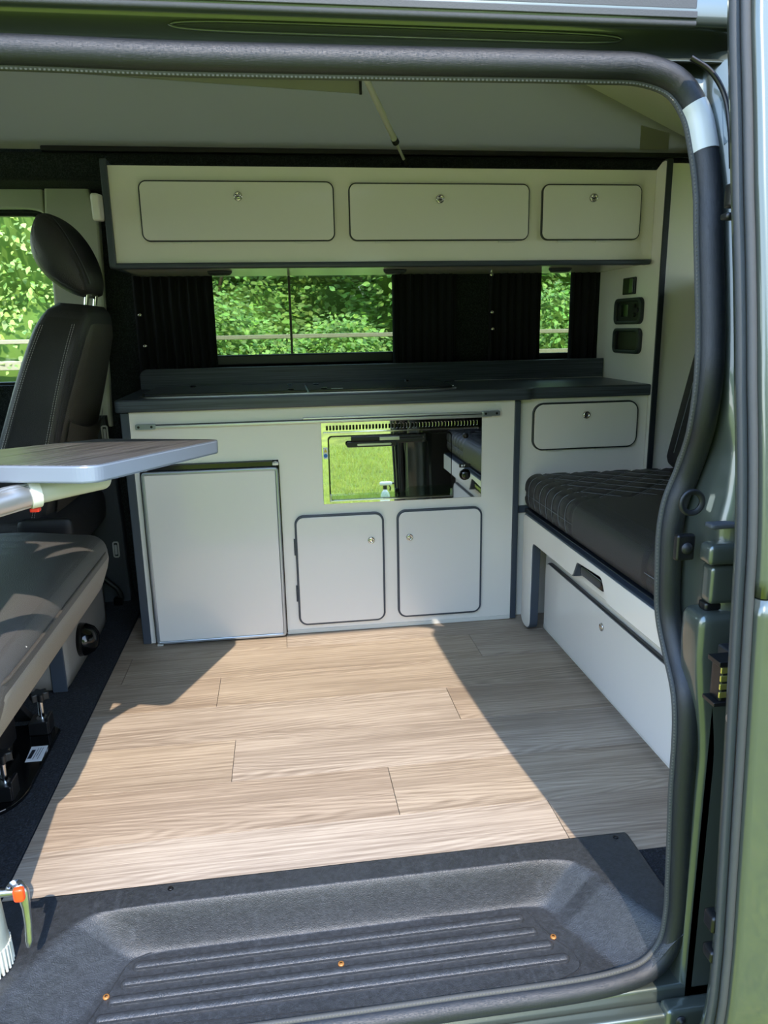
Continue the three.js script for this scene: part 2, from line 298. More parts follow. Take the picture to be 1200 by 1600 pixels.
{ // other walls of the van
  const l = poly([[-0.52, -0.15], [1.25, -0.15], [1.25, 1.45], [-0.52, 1.45]]); l.holes.push(rrectPath(new THREE.Path(), -0.42, 1.15, 0.75, 1.38, 0.08));
  struct('wall_left', sidePlate(l, -2.4, -2.34, 0.002), M.trim);
  const n = poly([[-2.4, -0.15], [-0.55, -0.15], [-0.55, 1.42], [-2.4, 1.42]]); n.holes.push(rrectPath(new THREE.Path(), -2.15, -0.95, 0.78, 1.32, 0.08));
  struct('wall_near', plate(n, 1.20, 1.25, 0.002), M.trim); struct('wall_near_skin', plate(n, 1.251, 1.285, 0.003), M.paint);
  struct('window_4', sidePlate(rrectPath(new THREE.Shape(), -0.43, 1.16, 0.74, 1.39, 0.08), -2.372, -2.366, 0.001), M.clearGlass);
  struct('window_5', rplate(-2.16, -0.94, 0.77, 1.33, 0.08, 1.223, 1.228, 0.001), M.clearGlass);
  struct('wall_near_rear', box(0.66, 2.0, -0.15, 1.42, 1.19, 1.24), M.wallDark);
  const tg = poly([[-0.5, -0.15], [1.24, -0.15], [1.24, 1.47], [-0.5, 1.47]]); tg.holes.push(rrectPath(new THREE.Path(), -0.3, 1.05, 0.78, 1.32, 0.1));
  struct('wall_right', sidePlate(tg, 1.95, 2.0, 0.002), M.wallDark); struct('window_6', sidePlate(rrectPath(new THREE.Shape(), -0.31, 1.06, 0.77, 1.33, 0.1), 1.972, 1.977, 0.001), M.clearGlass);
  struct('trim_4', box(1.164, 1.95, 0.0, 1.385, -0.05, -0.032, 0.002), M.laminate);          // quarter panel behind the bench
  struct('ceiling_cab', box(-2.4, -1.0, 1.45, 1.49, -0.32, 1.0), M.trim);
  // fixed roof round the pop-top opening
  struct('ceiling', [box(-2.4, 2.0, 1.452, 1.49, -0.52, -0.312), box(1.42, 2.0, 1.45, 1.49, -0.32, 1.0), box(-2.4, 2.0, 1.42, 1.46, 0.98, 1.10)], M.felt);
}
{ // raised pop-top: canvas sides and the rising roof
  const top = (x) => 1.512 + (1.37 - x) * 0.424;
  const pt = thing('pop_top_canvas', 'dark grey canvas wall of the raised pop-top roof above the lockers', 'canvas', [0.2, 1.46, -0.3]);
  put('side_panel', plate(poly([[-1.0, 1.46], [1.42, 1.46], [1.42, top(1.42)], [-1.0, top(-1.0)]]), -0.303, -0.300, 0), M.canvas, pt);
  put('window_flap', plate(poly([[-0.98, 1.681], [0.293, 1.624], [0.293, 1.69], [-0.98, 1.76]]), -0.2995, -0.2970, 0.0008), M.flap, pt);
  put('flap_tab', box(0.284, 0.292, 1.622, 1.69, -0.2975, -0.2935, 0.001), M.blackSatin, pt);
  put('hem', box(-0.66, 1.4, 1.465, 1.4675, -0.2995, -0.295), M.threadDim, pt);
  put('corner_patch', plate(poly([[1.20, 1.478], [1.30, 1.478], [1.30, 1.53], [1.20, 1.55]]), -0.2995, -0.2975, 0.0008), M.canvas, pt);
  put('front_panel', box(-1.003, -1.0, 1.47, top(-1.0), -0.3, 0.99), M.canvas, pt);
  put('near_panel', plate(poly([[-1.0, 1.47], [1.42, 1.47], [1.42, top(1.42)], [-1.0, top(-1.0)]]), 0.99, 0.993, 0), M.canvas, pt);
  const g = plate(poly([[-1.08, top(-1.08)], [1.5, top(1.5)], [1.5, top(1.5) + 0.04], [-1.08, top(-1.08) + 0.05]]), -0.34, 1.04, 0.004);
  tag(put('pop_top_roof', g, M.roofLining), 'beige lining under the raised roof, a triangle at the top right', 'roof');
}

// ------------------------------------------------------------------ kitchen
const knobProfile = [[0, 0.004], [0.0045, 0.004], [0.0055, 0.003], [0.0058, 0.0055], [0.0085, 0.0055], [0.0105, 0.004], [0.011, 0], [0, 0]];
const latch = (parent, x, y, z, s = 1) => put('latch', lathe(knobProfile.map(([r, h]) => [r * s, h * s]), [x, y, z], V(0, 0, 1)), M.chrome, parent, 'round chrome push latch');
function flapDoor(parent, x0, x1, y0, y1, r, z, edge, t = 0.006) {
  put('door_edging', ring(x0 + t, x1 - t, y0 + t, y1 - t, Math.max(r - t, 0.004), t, z - 0.004, z + 0.011, 0.002), edge, parent);
  return put('door', rplate(x0 + t * 0.75, x1 - t * 0.75, y0 + t * 0.75, y1 - t * 0.75, Math.max(r - t * 0.75, 0.004), z - 0.003, z + 0.0125, 0.0015), M.laminateDoor, parent);
}
const hinge = (parent, x, y, z, w, h) => put('hinge', box(x - w / 2, x + w / 2, y - h / 2, y + h / 2, z, z + 0.006, 0.001), M.satin, parent);
{
  const k = thing('kitchen_unit', 'long glossy off-white kitchen base unit with dark edging under the worktop', 'kitchen unit', [0.13, 0, 0]);
  const s = poly([[-0.432, 0.002], [-0.418, 0.002], [-0.418, 0.556], [-0.017, 0.556], [-0.017, 0.002], [0.704, 0.002], [0.704, 0.709], [-0.432, 0.709]]);
  s.holes.push(poly([[0.118, 0.420], [0.595, 0.420], [0.595, 0.655], [0.118, 0.655]]));
  put('front_panel', plate(s, -0.018, 0, 0.0006), M.laminate, k);
  put('side_panel', box(-0.452, -0.434, 0.002, 0.709, -0.4, -0.012), M.laminate, k);
  put('edging', box(-0.455, -0.431, 0.002, 0.708, -0.018, 0.004, 0.003), M.edging, k); put('edging', box(0.7035, 0.7225, 0.002, 0.708, -0.03, 0.004, 0.003), M.edging, k);
  put('back_panel', box(-0.43, 0.70, 0.002, 0.70, -0.40, -0.39), M.edgeDark, k);
  put('base_strip', box(-0.015, 0.702, 0.001, 0.014, -0.012, 0.0025, 0.001), M.white, k);
  const a = flapDoor(k, 0.021, 0.294, 0.030, 0.383, 0.028, 0, M.edging, 0.008), b = flapDoor(k, 0.334, 0.604, 0.034, 0.385, 0.028, 0, M.edging, 0.008);
  latch(a, 0.253, 0.296, 0.0125); latch(b, 0.373, 0.299, 0.0125);
  for (const y of [0.285, 0.135]) put('hinge', box(0.0165, 0.0205, y - 0.026, y + 0.026, 0, 0.007, 0.001), M.edging, k);
}
{ // fridge
  const f = thing('fridge', 'built-in fridge with pale grey glossy door and thin aluminium frame', 'fridge', [-0.216, 0.006, 0]);
  put('body', box(-0.412, -0.022, 0.012, 0.55, -0.38, -0.001), M.blackSatin, f);
  put('door_frame', ring(-0.401, -0.029, 0.016, 0.528, 0.002, 0.010, 0.002, 0.026, 0.003), M.fridgeFrame, f);
  put('door', box(-0.403, -0.027, 0.014, 0.530, 0.001, 0.0225, 0.001), M.laminateDoor, f);
  put('gasket', [box(-0.408, -0.022, 0.008, 0.545, -0.002, 0.0018), box(-0.392, -0.034, 0.5385, 0.5555, -0.002, 0.010, 0.002), box(-0.0188, -0.0155, 0.01, 0.55, -0.001, 0.008, 0.001)], M.blackGloss, f);
  for (const [x, y] of [[-0.401, 0.5455], [-0.026, 0.5475], [-0.402, 0.0045]]) put('hinge', [box(x - 0.009, x + 0.009, y - 0.0035, y + 0.0035, 0.002, 0.024, 0.0015), rod([x, y - 0.004, 0.018], [x, y + 0.007, 0.018], 0.004)], M.satin, f);
}
{ // grill oven with polished front
  const o = thing('grill_oven', 'small built-in grill with mirror-polished front reflecting the lawn', 'oven', [0.356, 0.417, 0]);
  const s = poly([[0.112, 0.414], [0.601, 0.414], [0.601, 0.661], [0.112, 0.661]]);
  for (let i = 0; i < 47; i++) { const x = 0.1275 + i * 0.00985; s.holes.push(rrectPath(new THREE.Path(), x, x + 0.0047, 0.6385, 0.6520, 0.0018)); }
  put('front_frame', plate(s, -0.004, 0.003, 0.0008, 3), M.mirror, o);
  put('vent_backing', box(0.116, 0.597, 0.634, 0.656, -0.02, -0.012), M.blackGloss, o);
  put('body', box(0.118, 0.595, 0.42, 0.655, -0.35, -0.021), M.blackSatin, o);
  put('vent_lip', box(0.118, 0.590, 0.6285, 0.6325, 0.003, 0.011, 0.001), M.chrome, o);
  put('door_gasket', rplate(0.1305, 0.5075, 0.4255, 0.6215, 0.012, 0.003, 0.0045, 0.0004), M.blackGloss, o);
  put('glass_door', rplate(0.1335, 0.5045, 0.428, 0.619, 0.011, 0.0042, 0.010, 0.0012), M.darkMirror, o);
  const h = put('handle', [rplate(0.184, 0.335, 0.588, 0.604, 0.0075, 0.022, 0.030, 0.002), box(0.30, 0.425, 0.596, 0.612, 0.0095, 0.026, 0.004), box(0.20, 0.425, 0.604, 0.618, 0.0095, 0.020, 0.003)], M.black, o);
  put('clip', box(0.283, 0.343, 0.606, 0.616, 0.0205, 0.0285, 0.001), M.steel, h); put('grip_slot', rplate(0.216, 0.318, 0.5925, 0.5985, 0.003, 0.0301, 0.0312, 0.0003), M.steel, h);
  for (const y of [0.600, 0.612]) put('screw', rod([0.415, y, 0.0255], [0.415, y, 0.0275], 0.003), M.chrome, h);
  put('ledge_glass', plate(poly([[0.134, 0.427], [0.506, 0.427], [0.506, 0.459], [0.375, 0.457], [0.36, 0.444], [0.134, 0.444]]), 0.017, 0.0195, 0.0004), M.clearGlass, o);
  put('lower_bar', box(0.132, 0.507, 0.4235, 0.4275, 0.008, 0.020, 0.001), M.chrome, o);
  for (const x of [0.134, 0.505]) put('pivot', box(x - 0.003, x + 0.003, 0.422, 0.446, 0.004, 0.014, 0.001), M.steel, o);
  put('thermostat_knob', lathe([[0, 0.024], [0.010, 0.024], [0.012, 0.021], [0.0125, 0.004], [0.017, 0.003], [0.018, 0], [0, 0]], [0.549, 0.487, 0.003], V(0, 0, 1)), M.blackGloss, o);
  put('knob_grip', box(0.5455, 0.5525, 0.476, 0.498, 0.024, 0.031, 0.002), M.black, o);
  put('igniter', lathe([[0, 0.009], [0.004, 0.009], [0.0045, 0.006], [0.008, 0.005], [0.009, 0], [0, 0]], [0.550, 0.607, 0.003], V(0, 0, 1)), M.black, o);
  const sy = put('flame_plate', rplate(0.531, 0.566, 0.509, 0.5205, 0.002, 0.003, 0.0042, 0.0003), M.black, o);
  put('symbol', [box(0.537, 0.542, 0.512, 0.5175, 0.0042, 0.0046), box(0.545, 0.549, 0.515, 0.5175, 0.0042, 0.0046), box(0.5455, 0.5465, 0.511, 0.515, 0.0042, 0.0046)], M.label, sy);
  const l = put('warning_label', box(0.1165, 0.1300, 0.553, 0.587, 0.003, 0.0034), M.label, o);
  put('triangle', plate(poly([[0.118, 0.573], [0.1285, 0.573], [0.12325, 0.584]]), 0.0034, 0.0037, 0), M.yellow, l); put('disc', rod([0.12325, 0.5625, 0.0034], [0.12325, 0.5625, 0.0037], 0.0058), M.blue, l);
}
{ // aluminium rail for hanging the table
  const r = thing('table_rail', 'thin aluminium rail screwed across the top of the kitchen front', 'rail', [0.12, 0.665, 0]);
  put('rail', box(-0.385, 0.63, 0.6625, 0.6705, 0.0005, 0.013, 0.002), M.alu, r); put('rail_lip', box(0.06, 0.632, 0.6725, 0.679, 0.0005, 0.010, 0.002), M.alu, r); put('shadow_gap', box(-0.385, 0.63, 0.6705, 0.6727, 0.0005, 0.008), M.edgeDark, r);
  for (const [x0, x1, y] of [[-0.414, -0.358, 0.668], [0.600, 0.654, 0.673]]) {
    const b = put('end_bracket', rplate(x0, x1, y - 0.0075, y + 0.0075, 0.003, 0.0006, 0.016, 0.001), M.fridgeFrame, r);
    for (const x of [x0 + 0.009, x1 - 0.011]) put('screw', rod([x, y, 0.016], [x, y, 0.0175], 0.0035), M.black, b);
  }
}
{ // worktop, upstand, glass lids
  const s = new THREE.Shape(); s.moveTo(-0.466, -0.46); s.lineTo(1.141, -0.46); s.lineTo(1.141, -0.003); s.lineTo(0.79, -0.003); s.quadraticCurveTo(0.765, -0.003, 0.755, 0.008); s.quadraticCurveTo(0.745, 0.019, 0.72, 0.019); s.lineTo(-0.45, 0.019); s.quadraticCurveTo(-0.466, 0.019, -0.466, 0.003); s.lineTo(-0.466, -0.46);
  tag(put('worktop', flatPlate(s, 0.710, 0.745, 0.004), M.slate), 'dark slate-grey kitchen worktop running the length of the units', 'worktop');
  const u = new THREE.Shape(); u.moveTo(-0.455, 0.7455); u.lineTo(1.141, 0.7455); u.lineTo(1.141, 0.811); u.lineTo(-0.43, 0.811); u.absarc(-0.43, 0.786, 0.025, Math.PI / 2, Math.PI); u.lineTo(-0.455, 0.7455);
  tag(put('upstand', plate(u, -0.378, -0.36, 0.002), M.slate), 'dark grey wood-grain upstand along the back of the worktop', 'upstand');
  tag(put('seal_strip', box(0.60, 1.14, 0.7455, 0.7475, -0.36, -0.356), M.alu), 'thin pale sealing strip between worktop and upstand', 'strip');
  const h = thing('hob_and_sink', 'flush hob and sink unit closed by two dark glass lids', 'hob', [0.06, 0.745, -0.18]);
  const lid = (x0, x1, z0, z1, ra, rb) => { const q = new THREE.Shape(); q.moveTo(x0 + ra, z1); q.lineTo(x1 - rb, z1); q.quadraticCurveTo(x1, z1, x1, z1 - rb * 0.7); q.lineTo(x1, z0 + rb); q.quadraticCurveTo(x1, z0, x1 - rb, z0); q.lineTo(x0 + ra, z0); q.quadraticCurveTo(x0, z0, x0, z0 + ra); q.lineTo(x0, z1 - ra * 0.7); q.quadraticCurveTo(x0, z1, x0 + ra, z1); return q; };
  put('rim', flatPlate(lid(-0.406, 0.536, -0.345, -0.012, 0.06, 0.08), 0.7445, 0.7495, 0.001), M.steel, h);
  put('glass_lid', flatPlate(lid(-0.399, 0.077, -0.338, -0.018, 0.055, 0.006), 0.7495, 0.7565, 0.002), M.lid, h); put('glass_lid', flatPlate(lid(0.083, 0.529, -0.338, -0.018, 0.006, 0.075), 0.7495, 0.7565, 0.002), M.lid, h);
  for (const [x, z] of [[-0.28, -0.30], [0.03, -0.25], [0.115, -0.25], [0.03, -0.06], [0.13, -0.06], [0.42, -0.29]]) put('lid_button', lathe([[0, 0.003], [0.008, 0.003], [0.01, 0], [0, 0]], [x, 0.7565, z]), M.blackGloss, h);
  put('sticker', box(0.150, 0.185, 0.7565, 0.7568, -0.05, -0.04), M.label, h);
}
{ // rear side cabinet
  const c = thing('side_cabinet', 'narrow off-white cabinet with one drop-down flap right of the kitchen', 'cabinet', [0.93, 0, -0.02]);
  put('front_panel', box(0.723, 1.142, 0.374, 0.7095, -0.036, -0.02, 0.0008), M.laminate, c); put('lower_panel', box(0.723, 1.142, 0.002, 0.352, -0.036, -0.022, 0.0008), M.laminate, c); put('edging', box(0.723, 1.142, 0.352, 0.374, -0.038, -0.010, 0.003), M.edging, c);
  put('carcass', box(0.724, 1.141, 0.01, 0.70, -0.43, -0.04), M.laminate, c);
  const d = flapDoor(c, 0.766, 1.109, 0.549, 0.696, 0.034, -0.02, M.edgeDark, 0.006); latch(d, 0.937, 0.656, -0.0075, 1.1);
  hinge(c, 0.84, 0.547, -0.02, 0.05, 0.006); hinge(c, 1.0, 0.547, -0.02, 0.05, 0.006);
}
{ // tall end panel with controls
  const e = thing('end_panel', 'tall off-white end panel with dark front edge beside the bench seat', 'panel', [1.152, 0, -0.2]);
  const s = new THREE.Shape(); s.moveTo(-0.46, 0.002); s.lineTo(-0.002, 0.002); s.lineTo(-0.002, 1.375); s.quadraticCurveTo(-0.002, 1.388, -0.014, 1.388); s.lineTo(-0.03, 1.386); s.lineTo(-0.06, 1.372); s.lineTo(-0.46, 1.372);
  put('board', sidePlate(s, 1.1435, 1.1595, 0.0008), M.laminate, e);
  put('edging', [box(1.1435, 1.162, 0.002, 1.385, -0.004, 0.0025, 0.002), box(1.1435, 1.162, 1.383, 1.3905, -0.03, 0.0025, 0.003)], M.edgeDark, e);
  const sw = thing('light_switch', 'small square black switch, topmost fitting on the end panel', 'switch', [1.143, 1.047, -0.188]);
  put('frame', box(1.136, 1.1436, 1.020, 1.073, -0.231, -0.145, 0.003), M.black, sw); put('rocker', box(1.1335, 1.137, 1.024, 1.069, -0.180, -0.152, 0.002), M.blackGloss, sw);
  const cp = thing('control_panel', 'dark battery control panel with small display in rounded frame', 'control panel', [1.143, 0.968, -0.18]);
  const fr = (y0, y1) => { const q = rrectPath(new THREE.Shape(), -0.279, -0.083, y0, y1, 0.022); q.holes.push(rrectPath(new THREE.Path(), -0.262, -0.100, y0 + 0.011, y1 - 0.011, 0.014)); return sidePlate(q, 1.131, 1.1436, 0.003); };
  put('frame', fr(0.926, 1.009), M.edgeDark, cp); put('face', box(1.139, 1.1436, 0.935, 1.0, -0.264, -0.098), M.blackSatin, cp); put('display', box(1.1375, 1.1392, 0.950, 0.988, -0.235, -0.185, 0.0005), M.blackGloss, cp);
  for (const [y, z] of [[0.984, -0.14], [0.955, -0.14], [0.97, -0.12]]) put('button', lathe([[0, 0.003], [0.006, 0.003], [0.007, 0], [0, 0]], [1.139, y, z], V(-1, 0, 0)), M.black, cp);
  const pk = thing('storage_pocket', 'empty dark recessed pocket in rounded frame, lowest fitting on the end panel', 'pocket', [1.143, 0.873, -0.18]);
  put('frame', fr(0.833, 0.914), M.edgeDark, pk); put('recess', box(1.1415, 1.1437, 0.842, 0.906, -0.265, -0.097), M.black, pk);
}
{ // overhead locker
  const l = thing('overhead_locker', 'long glossy cream overhead locker with three flaps above the window', 'locker', [0.35, 1.11, -0.25]);
  put('front_panel', box(-0.434, 1.1432, 1.1165, 1.3705, -0.078, -0.06, 0.0008), M.laminate, l);
  put('underside', box(-0.434, 1.1432, 1.106, 1.1165, -0.45, -0.075), M.laminate, l); put('top_panel', box(-0.434, 1.1432, 1.36, 1.3705, -0.40, -0.078), M.laminate, l); put('back_panel', box(-0.434, 1.1432, 1.1165, 1.36, -0.455, -0.44), M.laminate, l);
  put('bottom_edging', box(-0.446, 1.1395, 1.1025, 1.1175, -0.088, -0.048, 0.006), M.edging, l);
  const s = new THREE.Shape(); s.moveTo(-0.455, 1.108); s.lineTo(-0.06, 1.103); s.quadraticCurveTo(-0.046, 1.103, -0.046, 1.117); s.lineTo(-0.050, 1.378); s.quadraticCurveTo(-0.05, 1.387, -0.06, 1.387); s.lineTo(-0.29, 1.372); s.lineTo(-0.40, 1.30);
  put('end_cheek', sidePlate(s, -0.452, -0.434, 0.003), M.edging, l);
  const doors = [[-0.357, 0.177, -0.09, 1.291], [0.2185, 0.750, 0.482, 1.286], [0.788, 1.097, 0.945, 1.291]].map(([a, b, kx, ky], i) => { const d = flapDoor(l, a, b, 1.173, i ? 1.329 : 1.332, 0.022, -0.06, i === 2 ? M.edgeDark : M.edgeDark, 0.0045); latch(d, kx, ky, -0.0475, 1.15); return d; });
  for (const [x, w] of [[-0.25, 0.05], [0.085, 0.045], [0.315, 0.045], [0.685, 0.05], [0.865, 0.045], [0.985, 0.05]]) hinge(l, x, 1.1705, -0.06, w, 0.005);
}
[['left-hand', -0.165], ['middle', 0.375], ['right-hand', 0.915]].forEach(([w, x]) => {
  const d = thing('downlight', `${w} of three small round downlights under the overhead locker`, 'downlight', [x, 1.1, -0.22], 'downlights under the locker');
  put('housing', lathe([[0, -0.012], [0.030, -0.012], [0.036, -0.006], [0.037, 0], [0, 0]], [x, 1.1065, -0.22]), M.trimDark, d); put('lens', lathe([[0, -0.003], [0.015, -0.0025], [0.018, 0], [0, 0]], [x, 1.0945, -0.22]), M.steel, d);
});

// ------------------------------------------------------------------ curtains
function curtain(label, x0, x1, y0, y1, z, studs, folds) {
  const t = thing('curtain', label, 'curtain', [(x0 + x1) / 2, y0, z], 'dark pleated window curtains'), n = folds * 10, f = [], b = [];
  for (let i = 0; i <= n; i++) { const a = i / n, x = lerp(x0, x1, a), w = 0.011 * Math.sin(a * folds * 6.283) + 0.004 * Math.sin(a * folds * 2.9 + 1); f.push([x, z + w]); b.push([x, z + w - 0.004]); }
  const rows = []; for (let j = 0; j <= 8; j++) { const y = lerp(y0, y1, j / 8), k = 0.75 + 0.25 * Math.cos(j * 0.8); rows.push([...f, ...b.reverse()].map(([x, q]) => V(x, y, z + (q - z) * k))); b.reverse(); }
  put('cloth', loft(rows, true, true), M.curtain, t);
  for (const [x, y] of studs) put('press_stud', lathe([[0, 0.006], [0.004, 0.0055], [0.0065, 0.003], [0.0075, 0], [0, 0]], [x, y, z + 0.012], V(0, 0, 1), 16), M.chrome, t);
}
curtain('dark curtain drawn open at the left edge of the large window', -0.462, -0.205, 0.800, 1.125, -0.425, [[-0.452, 1.112], [-0.437, 0.885], [-0.445, 0.985]], 9);
curtain('dark curtain gathered at the right edge of the large window', 0.395, 0.622, 0.800, 1.125, -0.425, [], 8);
curtain('dark curtain left of the narrow rear window strip', 0.737, 0.925, 0.800, 1.125, -0.425, [[0.742, 1.100], [0.749, 0.918], [0.746, 0.975]], 7);
curtain('dark curtain right of the narrow rear window strip, against the end panel', 1.032, 1.142, 0.800, 1.125, -0.425, [], 4);

// ------------------------------------------------------------------ gas strut
{
  const g = thing('gas_strut', 'chrome gas strut slanting down from the pop-top roof', 'strut', [0.425, 1.40, -0.26]);
  const a = V(0.422, 1.418, -0.262), b = V(0.026, 1.734, 0.607), d = b.clone().sub(a), at = (t) => a.clone().addScaledVector(d, t);
  put('cylinder', [rod(at(0.14), at(1), 0.0085), lathe([[0.0, 0], [0.0095, 0], [0.0095, 0.02], [0, 0.02]], at(0.14).toArray(), d.clone().normalize())], M.satin, g);
  put('piston_rod', rod(at(0.02), at(0.15), 0.0045), M.satin, g); put('end_fitting', [rod(at(0.0), at(0.035), 0.0065), new THREE.SphereGeometry(0.009, 16, 12).translate(a.x, a.y, a.z)], M.blackSatin, g);
  put('collar', rod(at(0.125), at(0.145), 0.0105), M.black, g);
}

// ------------------------------------------------------------------ cab side: pillar trims, sensor, seats
{
  const s = new THREE.Shape(); s.moveTo(-0.700, 1.40); s.quadraticCurveTo(-0.695, 1.438, -0.672, 1.439); s.lineTo(-0.590, 1.439); s.lineTo(-0.572, 1.385); s.lineTo(-0.546, 1.28); s.lineTo(-0.552, 1.12); s.lineTo(-0.575, 0.62); s.lineTo(-0.74, 0.62); s.lineTo(-0.712, 1.05); s.lineTo(-0.709, 1.30);
  tag(put('pillar_trim', plate(s, -0.465, -0.425, 0.008), M.trim), 'pale beige plastic pillar trim behind the driver seat headrest', 'trim');
  const h = new THREE.Shape(); h.moveTo(-2.3, 1.44); h.lineTo(-0.712, 1.436); h.lineTo(-0.714, 1.30); h.quadraticCurveTo(-0.74, 1.318, -0.79, 1.316); h.lineTo(-2.3, 1.316);
  tag(put('door_header_trim', plate(h, -0.49, -0.44, 0.006), M.trim), 'beige trim band above the cab side window', 'trim');
  const t = thing('lower_pillar_trim', 'dark grey lower pillar trim left of the fridge', 'trim', [-0.64, 0, -0.40]);
  put('cover', plate(poly([[-0.74, -0.04], [-0.562, -0.04], [-0.568, 0.30], [-0.585, 0.66], [-0.74, 0.66]]), -0.46, -0.40, 0.012), M.trimDark, t);
  for (const [x, y] of [[-0.592, 0.60], [-0.597, 0.195]]) put('belt_slot', [ring(x - 0.006, x + 0.006, y - 0.024, y + 0.024, 0.003, 0.005, -0.401, -0.395, 0.001), rplate(x - 0.004, x + 0.004, y - 0.018, y + 0.018, 0.003, -0.398, -0.394, 0.0005)], M.satin, t);
  const b = thing('seat_belt', 'black seat belt and anchor hanging by the lower pillar', 'seat belt', [-0.6, 0.0, -0.37]);
  put('webbing', tube([[-0.66, 0.13, -0.37], [-0.63, 0.09, -0.368], [-0.60, 0.06, -0.367], [-0.59, 0.03, -0.368], [-0.60, 0.006, -0.37]], 0.009), M.blackSatin, b); put('anchor', box(-0.615, -0.585, 0.003, 0.03, -0.378, -0.352, 0.004), M.blackGloss, b);
  const w = thing('alarm_sensor', 'small white plastic sensor on the left end of the locker', 'sensor', [-0.463, 1.26, -0.06]);
  const g = box(-0.4735, -0.4525, 1.224, 1.293, -0.115, -0.045, 0.007); g.translate(0.463, -1.26, 0.08); g.rotateX(0.1); g.translate(-0.463, 1.26, -0.03); put('case', g, M.white, w);
  for (let i = 0; i < 5; i++) put('vent_hole', box(-0.4655, -0.4645, 1.268 + i * 0.004, 1.2695 + i * 0.004, 0.0045, 0.0056), M.black, w);
}
const superLoop = (cx, cy, cz, hx, hz, n, tilt = 0, count = 56) => { const r = []; for (let i = 0; i < count; i++) { const a = i / count * 6.28318, c = Math.cos(a), s = Math.sin(a), x = hx * Math.sign(c) * Math.abs(c) ** (2 / n), z = hz * Math.sign(s) * Math.abs(s) ** (2 / n); r.push(V(cx + x * Math.cos(tilt), cy - x * Math.sin(tilt), cz + z)); } return r; };
{ // driver seat, facing the front of the van
  const d = thing('driver_seat', 'dark leather driver seat with tall headrest, seen from the side', 'seat', [-0.68, 0.003, -0.13]);
  const rear = (y) => -0.495 - (0.985 - y) * 0.3, thick = (y) => 0.140 + (1.0 - y) * 0.095, rows = [];
  for (let j = 0; j <= 34; j++) {
    const t = j / 34, y = lerp(0.36, 1.010, t), end = Math.min(1, Math.sqrt(Math.max(0, 1 - ((t - 0.86) / 0.14) ** 2 * (t > 0.86 ? 1 : 0)))), lo = t < 0.06 ? Math.sqrt(1 - ((0.06 - t) / 0.06) ** 2 * 0.8) : 1, k = Math.max(0.06, t > 0.86 ? end : lo);
    const T = thick(y) * (0.55 + 0.45 * k), shoulder = t > 0.6 ? 1 - 0.28 * ((t - 0.6) / 0.4) ** 2 : 1;
    rows.push(superLoop(rear(y) - thick(y) / 2, y, -0.14, T / 2, 0.242 * shoulder * (0.72 + 0.28 * k), 5.5, 0.1));
  }
  put('backrest', loft(rows, true, true), M.leather, d);
  // rear shell panel slightly proud of the back, with the map pocket
  const shell = []; for (let j = 0; j <= 20; j++) { const y = lerp(0.42, 0.975, j / 20), w = 0.226 * (y > 0.7 ? 1 - 0.28 * ((y - 0.7) / 0.28) ** 2 : 1), x = rear(y) - 0.018 - 0.02 * sst(y, 0.93, 0.975); shell.push([...Array(25)].map((_, i) => { const a = i / 12 - 1; return V(x + 0.026 * (1 - a ** 8), y, -0.14 + a * w); })); }
  put('rear_panel', loft(shell), M.leatherSide, d);
  const pocket = []; for (let j = 0; j <= 12; j++) { const y = lerp(0.44, 0.66, j / 12); pocket.push([...Array(15)].map((_, i) => { const a = i / 14 * 2 - 1; return V(rear(y) + 0.016 + 0.012 * (1 - a ** 4) * (0.4 + 0.6 * j / 12), y + 0.035 * a * a * (j / 12), -0.14 + a * 0.20); })); }
  put('map_pocket', loft(pocket), M.leatherSide, d);
  const zs = (y) => -0.14 + 0.2435 * (y > 0.76 ? 1 - 0.28 * ((y - 0.753) / 0.26) ** 2 : 1);
  const seam = (off) => [...Array(12)].map((_, i) => { const y = lerp(0.42, 0.955, i / 11); return [rear(y) + off(y), y, zs(y) + 0.001]; });
  for (const o of [(y) => -0.030, (y) => -0.036, (y) => -thick(y) + 0.034, (y) => -thick(y) + 0.028]) stitches(seam(o), 0.0065, 0.0042, 0.0008, M.thread, d);
  put('seam', [tube(seam((y) => -0.033), 0.0011, 60, 6), tube(seam((y) => -thick(y) + 0.031), 0.0011, 60, 6)], M.black, d);
  const hr = []; for (let j = 0; j <= 24; j++) { const t = j / 24, y = lerp(1.036, 1.245, t), k = Math.pow(Math.sin(Math.PI * clamp(t * 0.94 + 0.03, 0, 1)), 0.55); hr.push(superLoop(lerp(-0.526, -0.622, t) - 0.014 * Math.sin(t * 3.14), y, -0.14, 0.070 * k, 0.132 * (0.55 + 0.45 * k), 2.7, -0.35)); }
  const hd = put('headrest', loft(hr, true, true), M.leather, d);
  const hs = hr.slice(2, -2).map((row) => row[Math.round(56 * 0.14)].clone().add(V(0.0006, 0, 0.0006))); put('seam', tube(hs, 0.0009, 60, 6), M.black, hd);
  stitches(hs.map((q) => [q.x + 0.004, q.y, q.z]), 0.006, 0.004, 0.0006, M.threadDim, hd);
  for (const z of [-0.085, -0.19]) put('headrest_post', rod([-0.538, 0.985, z], [-0.528, 1.04, z], 0.0065), M.chrome, d);
  put('seat_cushion', block(-1.15, -0.60, 0.30, 0.44, -0.38, 0.12, 0.05, 0.03), M.leather, d);
  put('recline_housing', block(-0.73, -0.585, 0.30, 0.44, 0.10, 0.135, 0.015, 0.02), M.blackSatin, d);
  const ped = put('pedestal', block(-1.08, -0.60, 0.004, 0.30, -0.20, 0.285, 0.012, 0.04), M.pedestal, d);
